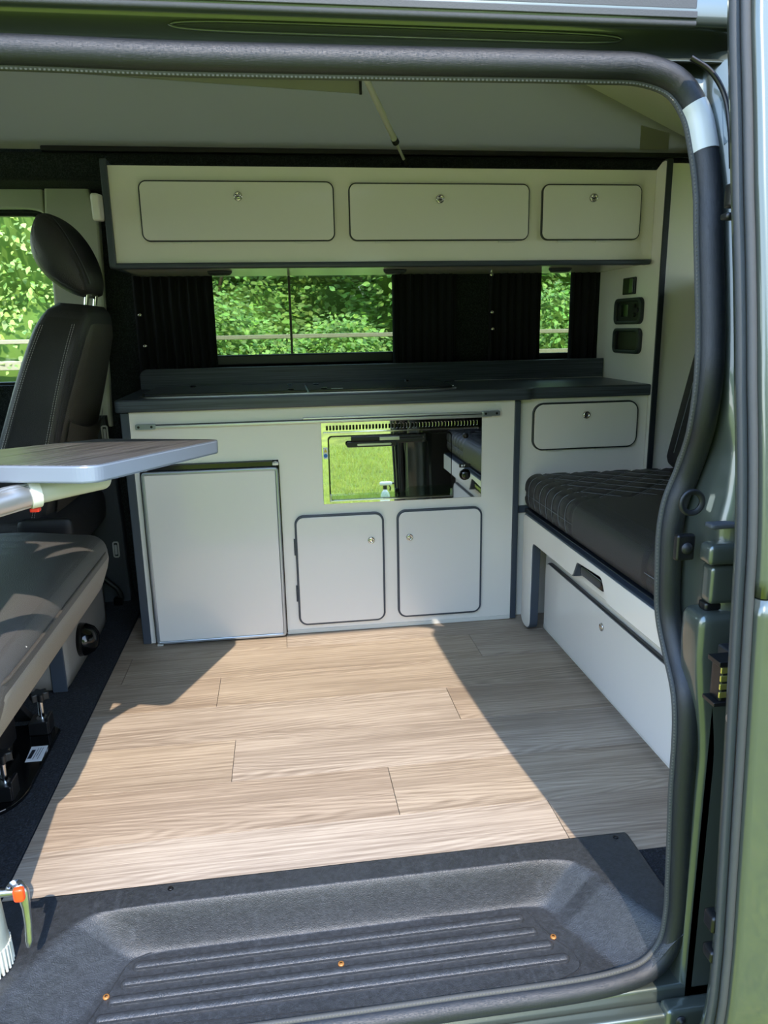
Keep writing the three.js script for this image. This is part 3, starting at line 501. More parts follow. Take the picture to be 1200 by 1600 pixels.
  put('turn_knob', lathe([[0, 0.050], [0.022, 0.048], [0.036, 0.038], [0.046, 0.018], [0.048, 0], [0, 0]], [-0.600, 0.085, 0.13], V(1, 0, 0)), M.blackGloss, ped); put('screw', lathe([[0, 0.004], [0.006, 0.003], [0.008, 0], [0, 0]], [-0.6, 0.165, -0.10], V(1, 0, 0)), M.steel, ped);
  put('pedestal_edge', box(-0.64, -0.602, 0.004, 0.29, 0.284, 0.290, 0.002), M.edging, ped);
}
{ // passenger seat turned round to face the rear
  const p = thing('passenger_seat', 'dark leather passenger seat cushion with piped front edge beneath the small table', 'seat', [-0.75, 0.003, 0.72]);
  put('seat_cushion', block(-1.02, -0.447, 0.295, 0.445, 0.305, 1.13, 0.045, 0.014, (q) => {
    const top = sst(q.y, 0.38, 0.43), e = Math.min(1, (q.x + 1.02) / 0.5) ; q.y += top * 0.014 * sst(-q.x, 0.47, 0.66); q.y += top * 0.014 * Math.cos(clamp((q.x + 0.72) / 0.32, -1, 1) * 1.57) * Math.cos(clamp((q.z - 0.7) / 0.43, -1, 1) * 1.57);
    if (q.x < -0.605 && q.z > 0.36 && q.z < 1.03) { const a = (q.z - 0.36) / 0.062; q.y -= top * 0.007 * Math.exp(-((((a - Math.round(a)) * 0.062) / 0.008) ** 2)) * sst(-q.x, 0.605, 0.635); }
    q.x -= (1 - sst(q.y, 0.29, 0.39)) * 0.028 * sst(q.x, -0.5, -0.447);
  }), M.leatherSeat, p);
  const pipe = [[-0.60, 0.428, 0.3085], [-0.52, 0.415, 0.3095], [-0.475, 0.408, 0.322], [-0.453, 0.405, 0.352], [-0.4475, 0.404, 0.40], [-0.447, 0.404, 0.6], [-0.447, 0.404, 0.8], [-0.447, 0.405, 1.0], [-0.449, 0.407, 1.07], [-0.465, 0.410, 1.115], [-0.52, 0.414, 1.127]];
  put('piping', tube(pipe, 0.0035, 120, 8), M.leatherSide, p); stitches(pipe, 0.0075, 0.0045, 0.0008, M.thread, p, V(-0.012, 0.0085, 0));
  put('front_facing', block(-0.475, -0.446, 0.300, 0.402, 0.325, 1.095, 0.012, 0.02, (q) => { q.x -= (1 - sst(q.y, 0.29, 0.39)) * 0.026; }), M.leatherGrey, p);
  put('backrest', block(-1.16, -0.98, 0.42, 1.0, 0.32, 1.10, 0.06, 0.04), M.leather, p);
  const c = [[-0.449, 0.415, 0.955], [-0.47, 0.435, 0.965], [-0.50, 0.4485, 0.955], [-0.55, 0.459, 0.92], [-0.60, 0.468, 0.86]]; put('seam', tube(c, 0.0012, 40, 6), M.thread, p);
  // folded steel legs under the cushion
  put('swivel_frame', [box(-1.0, -0.62, 0.24, 0.30, 0.40, 1.0, 0.006), box(-0.95, -0.64, 0.03, 0.24, 0.56, 0.68, 0.004)], M.black, p);
  const br = box(-0.02, 0.02, 0, 0.26, -0.008, 0.008, 0.002); br.rotateX(0.75); br.translate(-0.66, 0.02, 0.45); put('brace', br, M.blackSatin, p);
  const bs = new THREE.Shape(); bs.moveTo(-1.05, 0.47); bs.lineTo(-0.600, 0.47); bs.lineTo(-0.564, 0.50); bs.lineTo(-0.560, 0.73); bs.quadraticCurveTo(-0.560, 0.80, -0.605, 0.822); bs.lineTo(-1.05, 0.90);
  const base = put('base_plate', flatPlate(bs, 0.003, 0.013, 0.002), M.blackGloss, p);
  for (const [x, z] of [[-0.600, 0.505], [-0.597, 0.765]]) {
    const k = put('clamp', [box(x - 0.026, x + 0.018, 0.013, 0.046, z - 0.022, z + 0.022, 0.003), box(x + 0.012, x + 0.02, 0.013, 0.055, z - 0.018, z + 0.018, 0.002)], M.black, p);
    put('bolt', rod([x, 0.046, z], [x, 0.094, z], 0.0065), M.chrome, k); put('washer', rod([x, 0.046, z], [x, 0.049, z], 0.012), M.steel, k);
    const st = new THREE.Shape(); for (let i = 0; i <= 60; i++) { const a = i / 60 * 6.2832, r = 0.0185 + 0.0035 * Math.cos(a * 6); i ? st.lineTo(r * Math.cos(a), r * Math.sin(a)) : st.moveTo(r, 0); }
    put('knob', flatPlate(st, 0.094, 0.114, 0.003).translate(x, 0, z), M.blackSatin, k);
  }
  const lb = put('rating_label', plate(poly([[-0.601, 0.641], [-0.606, 0.577], [-0.570, 0.577], [-0.566, 0.641]]), 0, 0.0005, 0).rotateX(Math.PI / 2).translate(0, 0.0137, 0), M.label, base);
  put('print', [box(-0.600, -0.592, 0.0137, 0.0141, 0.592, 0.628), box(-0.588, -0.587, 0.0137, 0.0141, 0.585, 0.632), box(-0.583, -0.582, 0.0137, 0.0141, 0.585, 0.622), box(-0.578, -0.577, 0.0137, 0.0141, 0.585, 0.632)], M.edgeDark, lb);
}
{ // small swivel table on a pedestal
  const t = thing('swivel_table', 'small swivel table with grey wood-grain top and pale blue-grey edging', 'table', [-0.478, 0.003, 1.2]);
  const A = V(-0.272, 0.745, 1.103), B = V(-0.119, 0.721, 0.703), C = V(-0.367, 0.721, 0.627), ux = B.clone().sub(A).normalize(), nn = B.clone().sub(A).cross(C.clone().sub(A)).normalize(); if (nn.y < 0) nn.negate();
  const uz = nn.clone().cross(ux).normalize(), frame = new THREE.Matrix4().makeBasis(ux, uz, nn); frame.setPosition(A); // the top lies a little out of level on its arm
  const at = (x, z) => { const y = A.y - ((x - A.x) * nn.x + (z - A.z) * nn.z) / nn.y, q = V(x, y, z).sub(A); return [q.dot(ux), q.dot(uz)]; };
  const corners = [at(A.x, A.z), at(B.x, B.z), at(C.x, C.z), at(-0.565, 0.91), at(-0.54, 1.03)], cc = corners.reduce((a, q) => [a[0] + q[0] / 5, a[1] + q[1] / 5], [0, 0]);
  const outline = (path, inset, r) => { // rounded polygon, pulled in by inset
    const P = corners.map(([x, y]) => { const dx = cc[0] - x, dy = cc[1] - y, l = Math.hypot(dx, dy); return [x + dx / l * inset * 1.3, y + dy / l * inset * 1.3]; }), n = P.length;
    P.forEach((q, i) => { const a = P[(i + n - 1) % n], b = P[(i + 1) % n], to = (e) => { const l = Math.hypot(e[0] - q[0], e[1] - q[1]), t = Math.min(r, l * 0.45) / l; return [q[0] + (e[0] - q[0]) * t, q[1] + (e[1] - q[1]) * t]; }, s0 = to(a), s1 = to(b); i ? path.lineTo(...s0) : path.moveTo(...s0); path.quadraticCurveTo(q[0], q[1], ...s1); }); path.closePath(); return path;
  };
  const tt = plate(outline(new THREE.Shape(), 0.004, 0.028), -0.0235, 0.001, 0.001, 10); put('tabletop', tt.applyMatrix4(frame), M.table, t);
  { const s = outline(new THREE.Shape(), 0, 0.032); s.holes.push(outline(new THREE.Path(), 0.0045, 0.028)); put('edging', plate(s, -0.025, 0.0004, 0.003, 10).applyMatrix4(frame), M.tableEdge, t); }
  // arm of two aluminium castings under the top
  const j = V(-0.376, 0.704, 1.045), c0 = V(-0.478, 0.692, 1.185), e = V(-0.296, 0.700, 0.965);
  const ribs = []; for (let i = 0; i < 14; i++) { const a = i / 14 * 6.283; ribs.push(rod(V(c0.x, c0.y + 0.019 * Math.sin(a), c0.z + 0.019 * Math.cos(a)), V(j.x, j.y - 0.006 + 0.017 * Math.sin(a), j.z + 0.017 * Math.cos(a)), 0.0032, 0.003, 6)); }
  const arm = put('lower_arm', [rod(c0, V(j.x, j.y - 0.006, j.z), 0.019, 0.017), ...ribs], M.alu, t); put('pivot_collar', rod(V(j.x - 0.006, j.y - 0.006, j.z + 0.004), V(j.x + 0.006, j.y - 0.005, j.z - 0.004), 0.0225), M.white, arm); put('release_tab', box(j.x - 0.007, j.x + 0.007, j.y - 0.034, j.y - 0.028, j.z - 0.006, j.z + 0.006, 0.002), M.red, arm);
  put('upper_arm', [rod(V(j.x, j.y - 0.004, j.z), V(e.x, e.y, e.z), 0.019, 0.0165), new THREE.SphereGeometry(0.0165, 20, 14).translate(e.x, e.y, e.z)], M.tubeCoat, t); put('mount_plate', box(-0.43, -0.32, 0.7165, 0.7215, 0.93, 1.04, 0.002), M.white, t);
  put('column', lathe([[0, 0.70], [0.0215, 0.70], [0.022, 0.69], [0.0225, 0.15], [0, 0.15]], [-0.486, 0, 1.2]), M.tubeCoat, t);
  const sl = put('sleeve', lathe([[0.022, 0.170], [0.030, 0.168], [0.033, 0.160], [0.0385, 0.045], [0.0, 0.045]], [-0.486, 0, 1.2]), M.tubeCoat, t);
  const fl = []; for (let i = 0; i < 36; i++) { const a = i / 36 * 6.283, q = (r, y) => V(-0.486 + r * Math.cos(a), y, 1.2 + r * Math.sin(a)); fl.push(rod(q(0.0385, 0.045), q(0.0395, 0.006), 0.0024, 0.0022, 6)); }
  put('ribbed_foot', [lathe([[0.0385, 0.046], [0.0385, 0.012], [0.036, 0.004], [0, 0.003]], [-0.486, 0, 1.2]), ...fl], M.tubeCoat, t);
  const lv = put('clamp_lever', loft([[-0.430, 0.140, 1.20, 0.0085], [-0.424, 0.146, 1.20, 0.010], [-0.416, 0.132, 1.20, 0.0095], [-0.413, 0.105, 1.203, 0.0065], [-0.412, 0.08, 1.207, 0.0055], [-0.412, 0.055, 1.212, 0.0058], [-0.413, 0.045, 1.214, 0.003]].map(([x, y, z, r]) => [...Array(14)].map((_, i) => { const a = i / 14 * 6.283; return V(x + r * Math.cos(a), y, z + r * 0.8 * Math.sin(a)); })), true, true), M.steel, t);
  put('lever_button', block(-0.425, -0.409, 0.123, 0.146, 1.204, 1.216, 0.005, 0.003), M.orange, lv); put('lever_pivot', rod([-0.475, 0.132, 1.2], [-0.428, 0.132, 1.2], 0.006), M.steel, lv);
}

// ------------------------------------------------------------------ bench seat
{
  const b = thing('bench_seat', 'quilted black leather bench seat with white front board and leg', 'bench', [1.0, 0, 0.5]);
  const quilt = (z) => z < 0.40 || z > 0.80;
  const qd = (q) => { // depth of the nearest quilting groove
    if (!quilt(q.z)) return 0; const f = 0.0065, wv = (d) => f * Math.exp(-((d / 0.0075) ** 2));
    const a = q.z / 0.05, fz = (a - Math.round(a)) * 0.05; if (q.x < 0.80) return Math.max(wv(fz), q.y < 0.45 && q.y > 0.39 ? wv(q.y - 0.42) : 0, wv(q.x - 0.795) * 0.8);
    const c = (q.x + q.z) / 0.10, e = (q.x - q.z) / 0.10; return Math.max(wv((c - Math.round(c)) * 0.0707), wv((e - Math.round(e)) * 0.0707));
  };
  const cush = put('seat_cushion', block(0.742, 1.42, 0.366, 0.482, -0.014, 1.15, 0.036, 0.0085, (q) => { const k = qd(q); if (q.y > 0.45 && q.x > 0.78) q.y += 0.006 * Math.sin(clamp((q.z + 0.01) / 1.15, 0, 1) * 3.14) - k; else if (q.x < 0.80) { q.x += k; q.x -= 0.005 * Math.sin(clamp((q.y - 0.366) / 0.116, 0, 1) * 3.14); } }), M.leather, b);
  const face = (y) => 0.742 - 0.005 * Math.sin(clamp((y - 0.366) / 0.116, 0, 1) * 3.14) + (y > 0.446 ? 0.036 - Math.sqrt(Math.max(0, 0.036 ** 2 - (y - 0.446) ** 2)) : 0), sm = [];
  for (let i = 1; i < 24; i++) { const z = i * 0.05; if (quilt(z) && z < 1.1) sm.push(tube([[0.7445, 0.385, z], [face(0.41) + 0.0015, 0.41, z], [face(0.45) + 0.0015, 0.45, z], [face(0.47) + 0.002, 0.470, z], [0.785, 0.482, z], [0.796, 0.483, z]], 0.0008, 24, 5)); }
  for (const [a, c] of [[0.02, 0.40], [0.80, 1.12]]) sm.push(tube([[face(0.42) + 0.0015, 0.42, a], [face(0.42) + 0.0015, 0.42, c]], 0.0008, 12, 5));
  for (let k = -12; k < 30; k++) for (const s of [1, -1]) { // stitched diamonds on the top
    const pts = []; for (let x = 0.80; x < 1.2; x += 0.02) { const z = s * (k * 0.1 - x); if (z > 0.01 && z < 1.1 && quilt(z)) pts.push([x, 0.4795 + 0.006 * Math.sin(clamp((z + 0.01) / 1.15, 0, 1) * 3.14), z]); else if (pts.length) break; } if (pts.length > 2) sm.push(tube(pts, 0.0008, pts.length * 2, 5));
  }
  put('stitching', sm, M.threadDim, cush, undefined, 'stuff');
  put('cushion_base', box(0.748, 1.42, 0.352, 0.368, -0.01, 1.14, 0.003), M.edgeDark, b);
  const L = 1.14, out = (i) => { // outline of the front board in (z, y), drawn inset by i
    const s = new THREE.Shape(); s.moveTo(0.036 + i, 0.03); s.lineTo(0.036 + i, 0.352 - i); s.quadraticCurveTo(0.038 + i, 0.366 - i, 0.054 + i, 0.366 - i); s.lineTo(L - i, 0.366 - i); s.lineTo(L - i, 0.292 + i);
    s.lineTo(0.655 + i, 0.292 + i); s.quadraticCurveTo(0.640 + i, 0.294 + i, 0.636 + i, 0.305 + i); s.lineTo(0.618 + i, 0.334 + i); s.quadraticCurveTo(0.612 + i, 0.343 + i, 0.600, 0.343 + i); s.lineTo(0.478, 0.336 + i); s.quadraticCurveTo(0.466 - i, 0.335 + i, 0.461 - i, 0.322 + i); s.lineTo(0.449 - i, 0.300 + i); s.quadraticCurveTo(0.445 - i, 0.290 + i, 0.432, 0.290 + i);
    s.lineTo(0.145, 0.289 + i); s.quadraticCurveTo(0.127 - i, 0.289 + i, 0.126 - i, 0.270); s.lineTo(0.122 - i, 0.036); s.quadraticCurveTo(0.120 - i, 0.004 + i, 0.080, 0.003 + i); s.quadraticCurveTo(0.038 + i, 0.004 + i, 0.036 + i, 0.03); return s;
  };
  put('front_board', sidePlate(out(0), 0.7305, 0.756, 0.003), M.edging, b); put('board_face', sidePlate(out(0.0035), 0.7285, 0.7308, 0.0006), M.laminate, b, 'glossy off-white face of the front board');
  const hs = rrectPath(new THREE.Shape(), 0.430, 0.670, 0.270, 0.349, 0.01); put('handle_recess', sidePlate(hs, 0.762, 0.772, 0.002), M.laminate, b);
  put('handle', block(0.736, 0.763, 0.304, 0.333, 0.465, 0.605, 0.009, 0.006), M.blackGloss, b);
  put('side_rail', box(0.76, 1.4, 0.29, 0.35, -0.012, 0.006), M.laminate, b);
  const w = put('backrest', block(-0.06, 0.06, 0, 0.60, -0.014, 1.14, 0.04, 0.03), M.leather, b); w.geometry.rotateZ(-0.21); w.geometry.translate(1.25, 0.475, 0);
  const st = [...Array(10)].map((_, i) => { const y = 0.05 + i * 0.055, x = -0.0605; return [1.25 + x * Math.cos(0.21) + y * Math.sin(0.21), 0.475 + y * Math.cos(0.21) - x * Math.sin(-0.21) * -1, 0.055]; }); put('seam', tube(st, 0.0012, 40, 6), M.threadDim, b);
  const l = thing('under_bench_locker', 'off-white storage locker with lockable flap beneath the bench seat', 'locker', [1.0, 0, 0.5]);
  put('frame', box(0.789, 0.806, 0.0, 0.288, 0.082, 1.14, 0.001), M.laminate, l); put('end_panel', box(0.806, 1.4, 0.0, 0.288, 0.082, 0.098), M.laminate, l); put('plinth', box(0.785, 0.790, 0.0, 0.013, 0.09, 1.14, 0.001), M.white, l);
  const q = (i) => rrectPath(new THREE.Shape(), 0.120 + i, 1.12 - i, 0.015 + i, 0.232 - i, 0.03 - i); put('flap_edging', sidePlate(q(0), 0.7755, 0.7885, 0.003), M.edgeDark, l); put('flap', sidePlate(q(0.004), 0.7735, 0.7765, 0.0006), M.laminateDoor, l);
  put('lock', [lathe([[0, 0.003], [0.0065, 0.003], [0.0075, 0.0045], [0.010, 0.003], [0.011, 0], [0, 0]], [0.7735, 0.186, 0.536], V(-1, 0, 0)), box(0.7695, 0.771, 0.181, 0.191, 0.5352, 0.5368)], M.chrome, l);
}

// ------------------------------------------------------------------ entry step
{
  const wellBack = 1.107, depth = 0.075;
  const left = [[1.107, -0.30], [1.115, -0.355], [1.136, -0.382], [1.179, -0.411], [1.22, -0.433], [1.26, -0.452], [1.34, -0.48]], right = [[1.105, 0.444], [1.123, 0.482], [1.154, 0.507], [1.18, 0.514], [1.272, 0.566], [1.34, 0.60]];
  const sd = (v, w) => { const t = clamp(v / w, 0, 1); return t * t * (3 - 2 * t); };
  const yAt = (x, z) => {
    const lx = along(left, z), rx = along(right, z), _ = 0;
    const smin = (p, q, k) => { const h = clamp(0.5 + 0.5 * (q - p) / k, 0, 1); return lerp(q, p, h) - k * h * (1 - h); }; // walls run into each other in round corners
    const l = (x - lx) / 0.10, r = (rx - x) / 0.085, b = (z - wellBack) / 0.022; let y = -depth * sd(smin(smin(l, r, 0.5), b, 0.6), 1);
    y -= 0; if (z > 1.285) y += 0.012 * sd(z - 1.285, 0.02); return y;
  };
  const t = thing('entry_step', 'moulded dark grey plastic entry step with raised tread ribs', 'step', [0.06, -0.08, 1.2]);
  const x0 = -0.62, x1 = 0.605, z0 = 1.058, z1 = 1.312, nx = 245, nz = 84, rows = [];
  for (let j = 0; j <= nz; j++) { const z = lerp(z0, z1, j / nz), row = []; for (let i = 0; i <= nx; i++) { let x = lerp(x0, x1, i / nx); const lim = along([[1.05, 0.592], [1.075, 0.603], [1.214, 0.605], [1.3, 0.62]], z); x = Math.min(x, lim); let y = 0.0035 + yAt(x, z); if (j === 0 || i === nx) y = -0.004; row.push(V(x, y, z)); } rows.push(row); }
  const tm = loft(rows), tp = tm.attributes.position; for (let i = 0; i < tp.count; i++) tm.attributes.uv.setXY(i, tp.getX(i), tp.getZ(i) - 1.2 * tp.getY(i));
  put('tread_moulding', tm, M.plastic, t);
  [[1.156, -0.276, 0.363], [1.187, -0.289, 0.376], [1.218, -0.302, 0.393], [1.248, -0.315, 0.409]].forEach(([z, a, c]) => { // half-round ribs
    const g = new THREE.CapsuleGeometry(0.0095, c - a, 8, 16); g.rotateZ(Math.PI / 2); g.scale(1, 0.85, 1); g.translate((a + c) / 2, -0.0718, z); put('rib', buv(g), M.plastic, t);
  });
  put('tread_line', tube([[-0.34, -0.0712, 1.266], [0.43, -0.0712, 1.266], [0.40, -0.0712, 1.19], [0.374, -0.0712, 1.136], [0.3, -0.0712, 1.132], [-0.282, -0.0712, 1.138], [-0.31, -0.0712, 1.19], [-0.34, -0.0712, 1.264]], 0.0011, 200, 6, false, 0), M.plastic, t);
  [[-0.316, 1.207], [0.05, 1.202], [0.408, 1.203]].forEach(([x, z]) => put('screw', lathe([[0.0022, 0.003], [0.0045, 0.003], [0.0052, 0.001], [0.0052, 0], [0, 0], [0, 0.0012], [0.002, 0.0012]], [x, -0.0715, z], V(0, 1, 0), 16), M.rust, t));
  [[0.575, 1.072], [-0.23, 1.075]].forEach(([x, z]) => put('rivet', lathe([[0, 0.0025], [0.004, 0.002], [0.005, 0], [0, 0]], [x, 0.0035, z]), M.black, t));
}

// ------------------------------------------------------------------ door opening: seal, painted frame, header
const zf = (y) => 1.285 - 0.22 * Math.max(0, y - 0.65) ** 1.5, zd = (y) => zf(y) - 0.075 * (1 - sst(y, 0.70, 0.86)) * sst(y, 0.38, 0.50);   // body side, and the flange that dips in over the wheel arch
const sealPath = [[-0.36, 1.246, 1.195], [-0.1, 1.2455, 1.195], [0.15, 1.247, 1.194], [0.41, 1.249, 1.193], [0.485, 1.2465, 1.194], [0.527, 1.230, 1.199], [0.551, 1.195, 1.207], [0.560, 1.15, 1.218], [0.565, 1.095, 1.230], [0.564, 1.044, 1.241], [0.564, 0.917, 1.265], [0.563, 0.86, 1.272], [0.566, 0.805, 1.262], [0.572, 0.762, 1.240], [0.570, 0.715, 1.222], [0.560, 0.679, 1.218], [0.555, 0.64, 1.218], [0.556, 0.578, 1.219], [0.561, 0.505, 1.221], [0.563, 0.455, 1.245], [0.560, 0.405, 1.284], [0.560, 0.36, 1.294], [0.562, 0.25, 1.295], [0.568, 0.12, 1.295], [0.570, 0.03, 1.295], [0.560, -0.022, 1.297], [0.53, -0.055, 1.301], [0.47, -0.067, 1.307], [0.2, -0.068, 1.312], [-0.2, -0.068, 1.312], [-0.38, -0.066, 1.309], [-0.455, -0.05, 1.303], [-0.495, 0.0, 1.298], [-0.507, 0.1, 1.295], [-0.507, 0.35, 1.295], [-0.507, 0.7, 1.288], [-0.507, 0.95, 1.258], [-0.505, 1.12, 1.224], [-0.490, 1.19, 1.208], [-0.445, 1.235, 1.198]].map((p) => V(...p));
{
  const s = thing('door_seal', 'thick dark rubber seal with stitched lip round the door opening', 'seal', [0, 0.6, 1.27]);
  const c = new THREE.CatmullRomCurve3(sealPath, true, 'centripetal');
  put('bulb', new THREE.TubeGeometry(c, 420, 0.0165, 18, true), M.rubber, s);
  // lip: a thin welt toward the inside of the opening, with fine moulded notches
  const cen = V(0, 0.58, 1.15), N = 900, lipPts = [], ms = [];
  for (let i = 0; i < N; i++) {
    const q = c.getPointAt(i / N), t = c.getTangentAt(i / N), out = V(0, 0, 1), inn = t.clone().cross(out).normalize(); if (inn.dot(cen.clone().sub(q)) < 0) inn.negate();
    const p = q.clone().addScaledVector(inn, 0.0165).addScaledVector(out, -0.003); lipPts.push(p);
    const m = new THREE.Matrix4().makeBasis(t, inn, t.clone().cross(inn)); m.setPosition(p.clone().addScaledVector(inn, 0.0012).addScaledVector(out, 0.0030)); ms.push(m);
  }
  put('lip', new THREE.TubeGeometry(new THREE.CatmullRomCurve3(lipPts.filter((_, i) => i % 4 === 0), true), 500, 0.0048, 8, true), M.lip, s);
  instances('lip_notch', new THREE.BoxGeometry(0.0026, 0.0050, 0.0022), M.lipPale, ms, s);
  const tp = [...Array(9)].map((_, i) => c.getPointAt(0.0));
  { // strip of pale tape round the seal near its top right corner
    let best = []; for (let i = 0; i <= 1500; i++) { const q = c.getPointAt(i / 1500); if (q.x > 0.5 && q.y > 1.143 && q.y < 1.205) best.push(q); }
    put('tape', new THREE.TubeGeometry(new THREE.CatmullRomCurve3(best.filter((_, i) => i % 4 === 0)), 24, 0.0172, 18, false), M.tape, s, 'strip of pale tape wrapped round the seal');
  }
}
{ // painted frame to the right of the seal (rear pillar) as a lofted jamb
  const edge = [[-0.16, 0.585], [-0.06, 0.572], [0.03, 0.570], [0.12, 0.568], [0.25, 0.562], [0.40, 0.560], [0.50, 0.561], [0.58, 0.556], [0.65, 0.555], [0.70, 0.566], [0.762, 0.572], [0.805, 0.566], [0.86, 0.563], [0.917, 0.564], [1.095, 0.565], [1.15, 0.56], [1.195, 0.551], [1.23, 0.53], [1.25, 0.50]];
  const rows = []; for (let i = 0; i <= 110; i++) {
    const y = lerp(-0.17, 1.27, i / 110), e = along(edge, y), z = zf(y), d = zd(y), k = Math.max(e + 0.018, 0.575);
    rows.push([[e + 0.018, d - 0.05], [e + 0.013, d - 0.022], [e + 0.015, d - 0.012], [k - 0.002, d - 0.008], [k + 0.001, lerp(d, z, 0.4)], [k + 0.005, z + 0.004], [k + 0.013, z + 0.014], [k + 0.03, z + 0.022], [k + 0.05, z + 0.03], [k + 0.065, z + 0.06], [k + 0.10, z + 0.065], [k + 0.10, z - 0.10]].map(([x, q]) => V(x, y, q)));
  }
  struct('trim_5', loft(rows, true, true), M.paint);
  // header above the opening with the raised slide-track loop, and the roof gutter
  const hp = [[1.05, 1.33], [1.178, 1.262], [1.195, 1.254], [1.196, 1.258], [1.182, 1.266], [1.175, 1.274], [1.174, 1.294], [1.182, 1.303], [1.204, 1.302], [1.211, 1.290], [1.216, 1.288], [1.2195, 1.293], [1.221, 1.304], [1.217, 1.318], [1.20, 1.345], [1.15, 1.40], [1.08, 1.46], [1.05, 1.46]];
  const hr = []; for (let i = 0; i <= 30; i++) { const x = lerp(-2.4, 1.9, i / 30); hr.push(hp.map(([z, y]) => V(x, y, z))); }
  struct('trim_6', loft(hr, true, true), M.paint);
  struct('trim_7', [tube([[-1.3, 1.2905, 1.217], [0, 1.2905, 1.217], [0.535, 1.2905, 1.217]], 0.004, 20, 8), box(-1.4, 0.535, 1.2955, 1.3035, 1.219, 1.2225, 0.001), box(-1.4, 0.535, 1.3052, 1.326, 1.212, 1.2205, 0.002)], M.rubberGrey);    // gutter strip
  const lp = []; for (let i = 0; i < 40; i++) { const a = i / 40 * 6.283, q = Math.abs(Math.cos(a)) ** 0.25 * Math.sign(Math.cos(a)); lp.push([0.175 + 0.285 * q, 1.2855 + 0.0055 * Math.sin(a), 1.1755]); }
  struct('trim_8', tube(lp, 0.0022, 160, 8, true), M.paint);
  // sill under the step and the outer rocker
  struct('trim_9', [box(-1.2, 0.64, -0.15, -0.078, 1.27, 1.318, 0.006), box(-1.2, 0.60, -0.16, -0.100, 1.318, 1.345, 0.006)], M.paint);
  struct('trim_10', box(-2.4, 2.0, -0.42, -0.16, 1.24, 1.335, 0.02), M.paint);
  // lower left pillar in front of the cab, outside the frame on the left
  struct('trim_11', box(-0.80, -0.512, -0.15, 1.26, 1.21, 1.30, 0.015), M.paint);
}
{ // hardware on the rear pillar
  const h = thing('hinge_bracket', 'dark green painted bracket on the rear pillar beside the seal', 'bracket', [0.58, 0.6, 1.3]);
  put('arm', block(0.557, 0.608, 0.611, 0.640, 1.288, 1.318, 0.007, 0.006), M.paint, h); put('back_plate', box(0.534, 0.562, 0.606, 0.644, 1.262, 1.274, 0.004), M.black, h); put('bolt', lathe([[0, 0.006], [0.004, 0.006], [0.005, 0.004], [0.008, 0.003], [0.0085, 0], [0, 0]], [0.548, 0.625, 1.274], V(0, 0, 1)), M.blackSatin, h);
  put('lower_cover', block(0.566, 0.612, 0.553, 0.608, 1.285, 1.312, 0.006, 0.006), M.paint, h);
  put('catch_lip', block(0.560, 0.600, 0.660, 0.668, 1.292, 1.312, 0.003, 0.004), M.trimDark, h);
  put('grommet', lathe([[0.011, 0.002], [0.016, 0.006], [0.019, 0.003], [0.019, 0], [0.011, 0]], [0.551, 0.690, 1.272], V(0, 0, 1)), M.blackSatin, h);
  const l = thing('pillar_ledge', 'rounded green painted ledge low on the rear pillar', 'ledge', [0.58, 0.5, 1.3]);
  put('ledge', block(0.552, 0.640, -0.12, 0.540, 1.262, 1.318, 0.014, 0.010, (q) => { if (q.x < 0.575) q.x += 0.02 * sst(0.5 - q.y, 0.0, 0.2); }), M.paint, l); put('recess', block(0.568, 0.605, 0.539, 0.552, 1.280, 1.300, 0.004, 0.005), M.black, l);
  const s = thing('sill_bracket', 'small green sill plate with two bolts at the bottom right of the opening', 'bracket', [0.6, -0.1, 1.32]);
  put('plate', block(0.535, 0.668, -0.135, -0.088, 1.325, 1.352, 0.006, 0.006), M.paint, s);
  for (const [x, y] of [[0.556, -0.105], [0.612, -0.094]]) put('bolt', lathe([[0, 0.007], [0.0035, 0.007], [0.0035, 0.004], [0.007, 0.004], [0.008, 0], [0, 0]], [x, y, 1.351], V(0, 0, 1)), M.blackSatin, s);
  const t2 = thing('pillar_tape', 'strip of clear tape stuck across the painted pillar beside the seal', 'tape', [0.59, 1.18, 1.23]);
  put('strip', loft([0, 0.25, 0.5, 0.75, 1].map((a) => [[0.586, 1.153], [0.6, 1.163], [0.615, 1.17], [0.64, 1.18]].map(([x, y]) => { const yy = y + a * 0.055; return V(x, yy, zf(yy) + (x < 0.59 ? 0.012 : 0.02 + (x - 0.6) * 0.4)); }))), M.tapeClear, t2);
  const g = thing('corner_gasket', 'black rubber gasket curving round the top right corner of the opening', 'gasket', [0.57, 1.2, 1.22]);
  put('strip', tube([[0.535, 1.2545, 1.214], [0.560, 1.238, 1.219], [0.577, 1.21, 1.226], [0.5825, 1.17, 1.236], [0.5835, 1.12, 1.246]], 0.0035, 40, 8), M.black, g);
}
{ // electrical contacts for the door
  const c = thing('contact_block', 'black contact block with four brass contacts low on the rear pillar', 'contact block', [0.56, 0.475, 1.375]);
  put('body', [block(0.545, 0.580, 0.448, 0.502, 1.362, 1.386, 0.002, 0.004), box(0.540, 0.576, 0.499, 0.506, 1.360, 1.388, 0.001), box(0.537, 0.573, 0.443, 0.449, 1.360, 1.388, 0.001)], M.black, c);
  for (let i = 0; i < 4; i++) put('brass_contact', box(0.5435, 0.561, 0.4895 - i * 0.0115, 0.4975 - i * 0.0115, 1.3845, 1.3875, 0.0008), M.brass, c);
  put('mount', box(0.572, 0.64, 0.445, 0.505, 1.33, 1.364, 0.003), M.blackSatin, c);
}
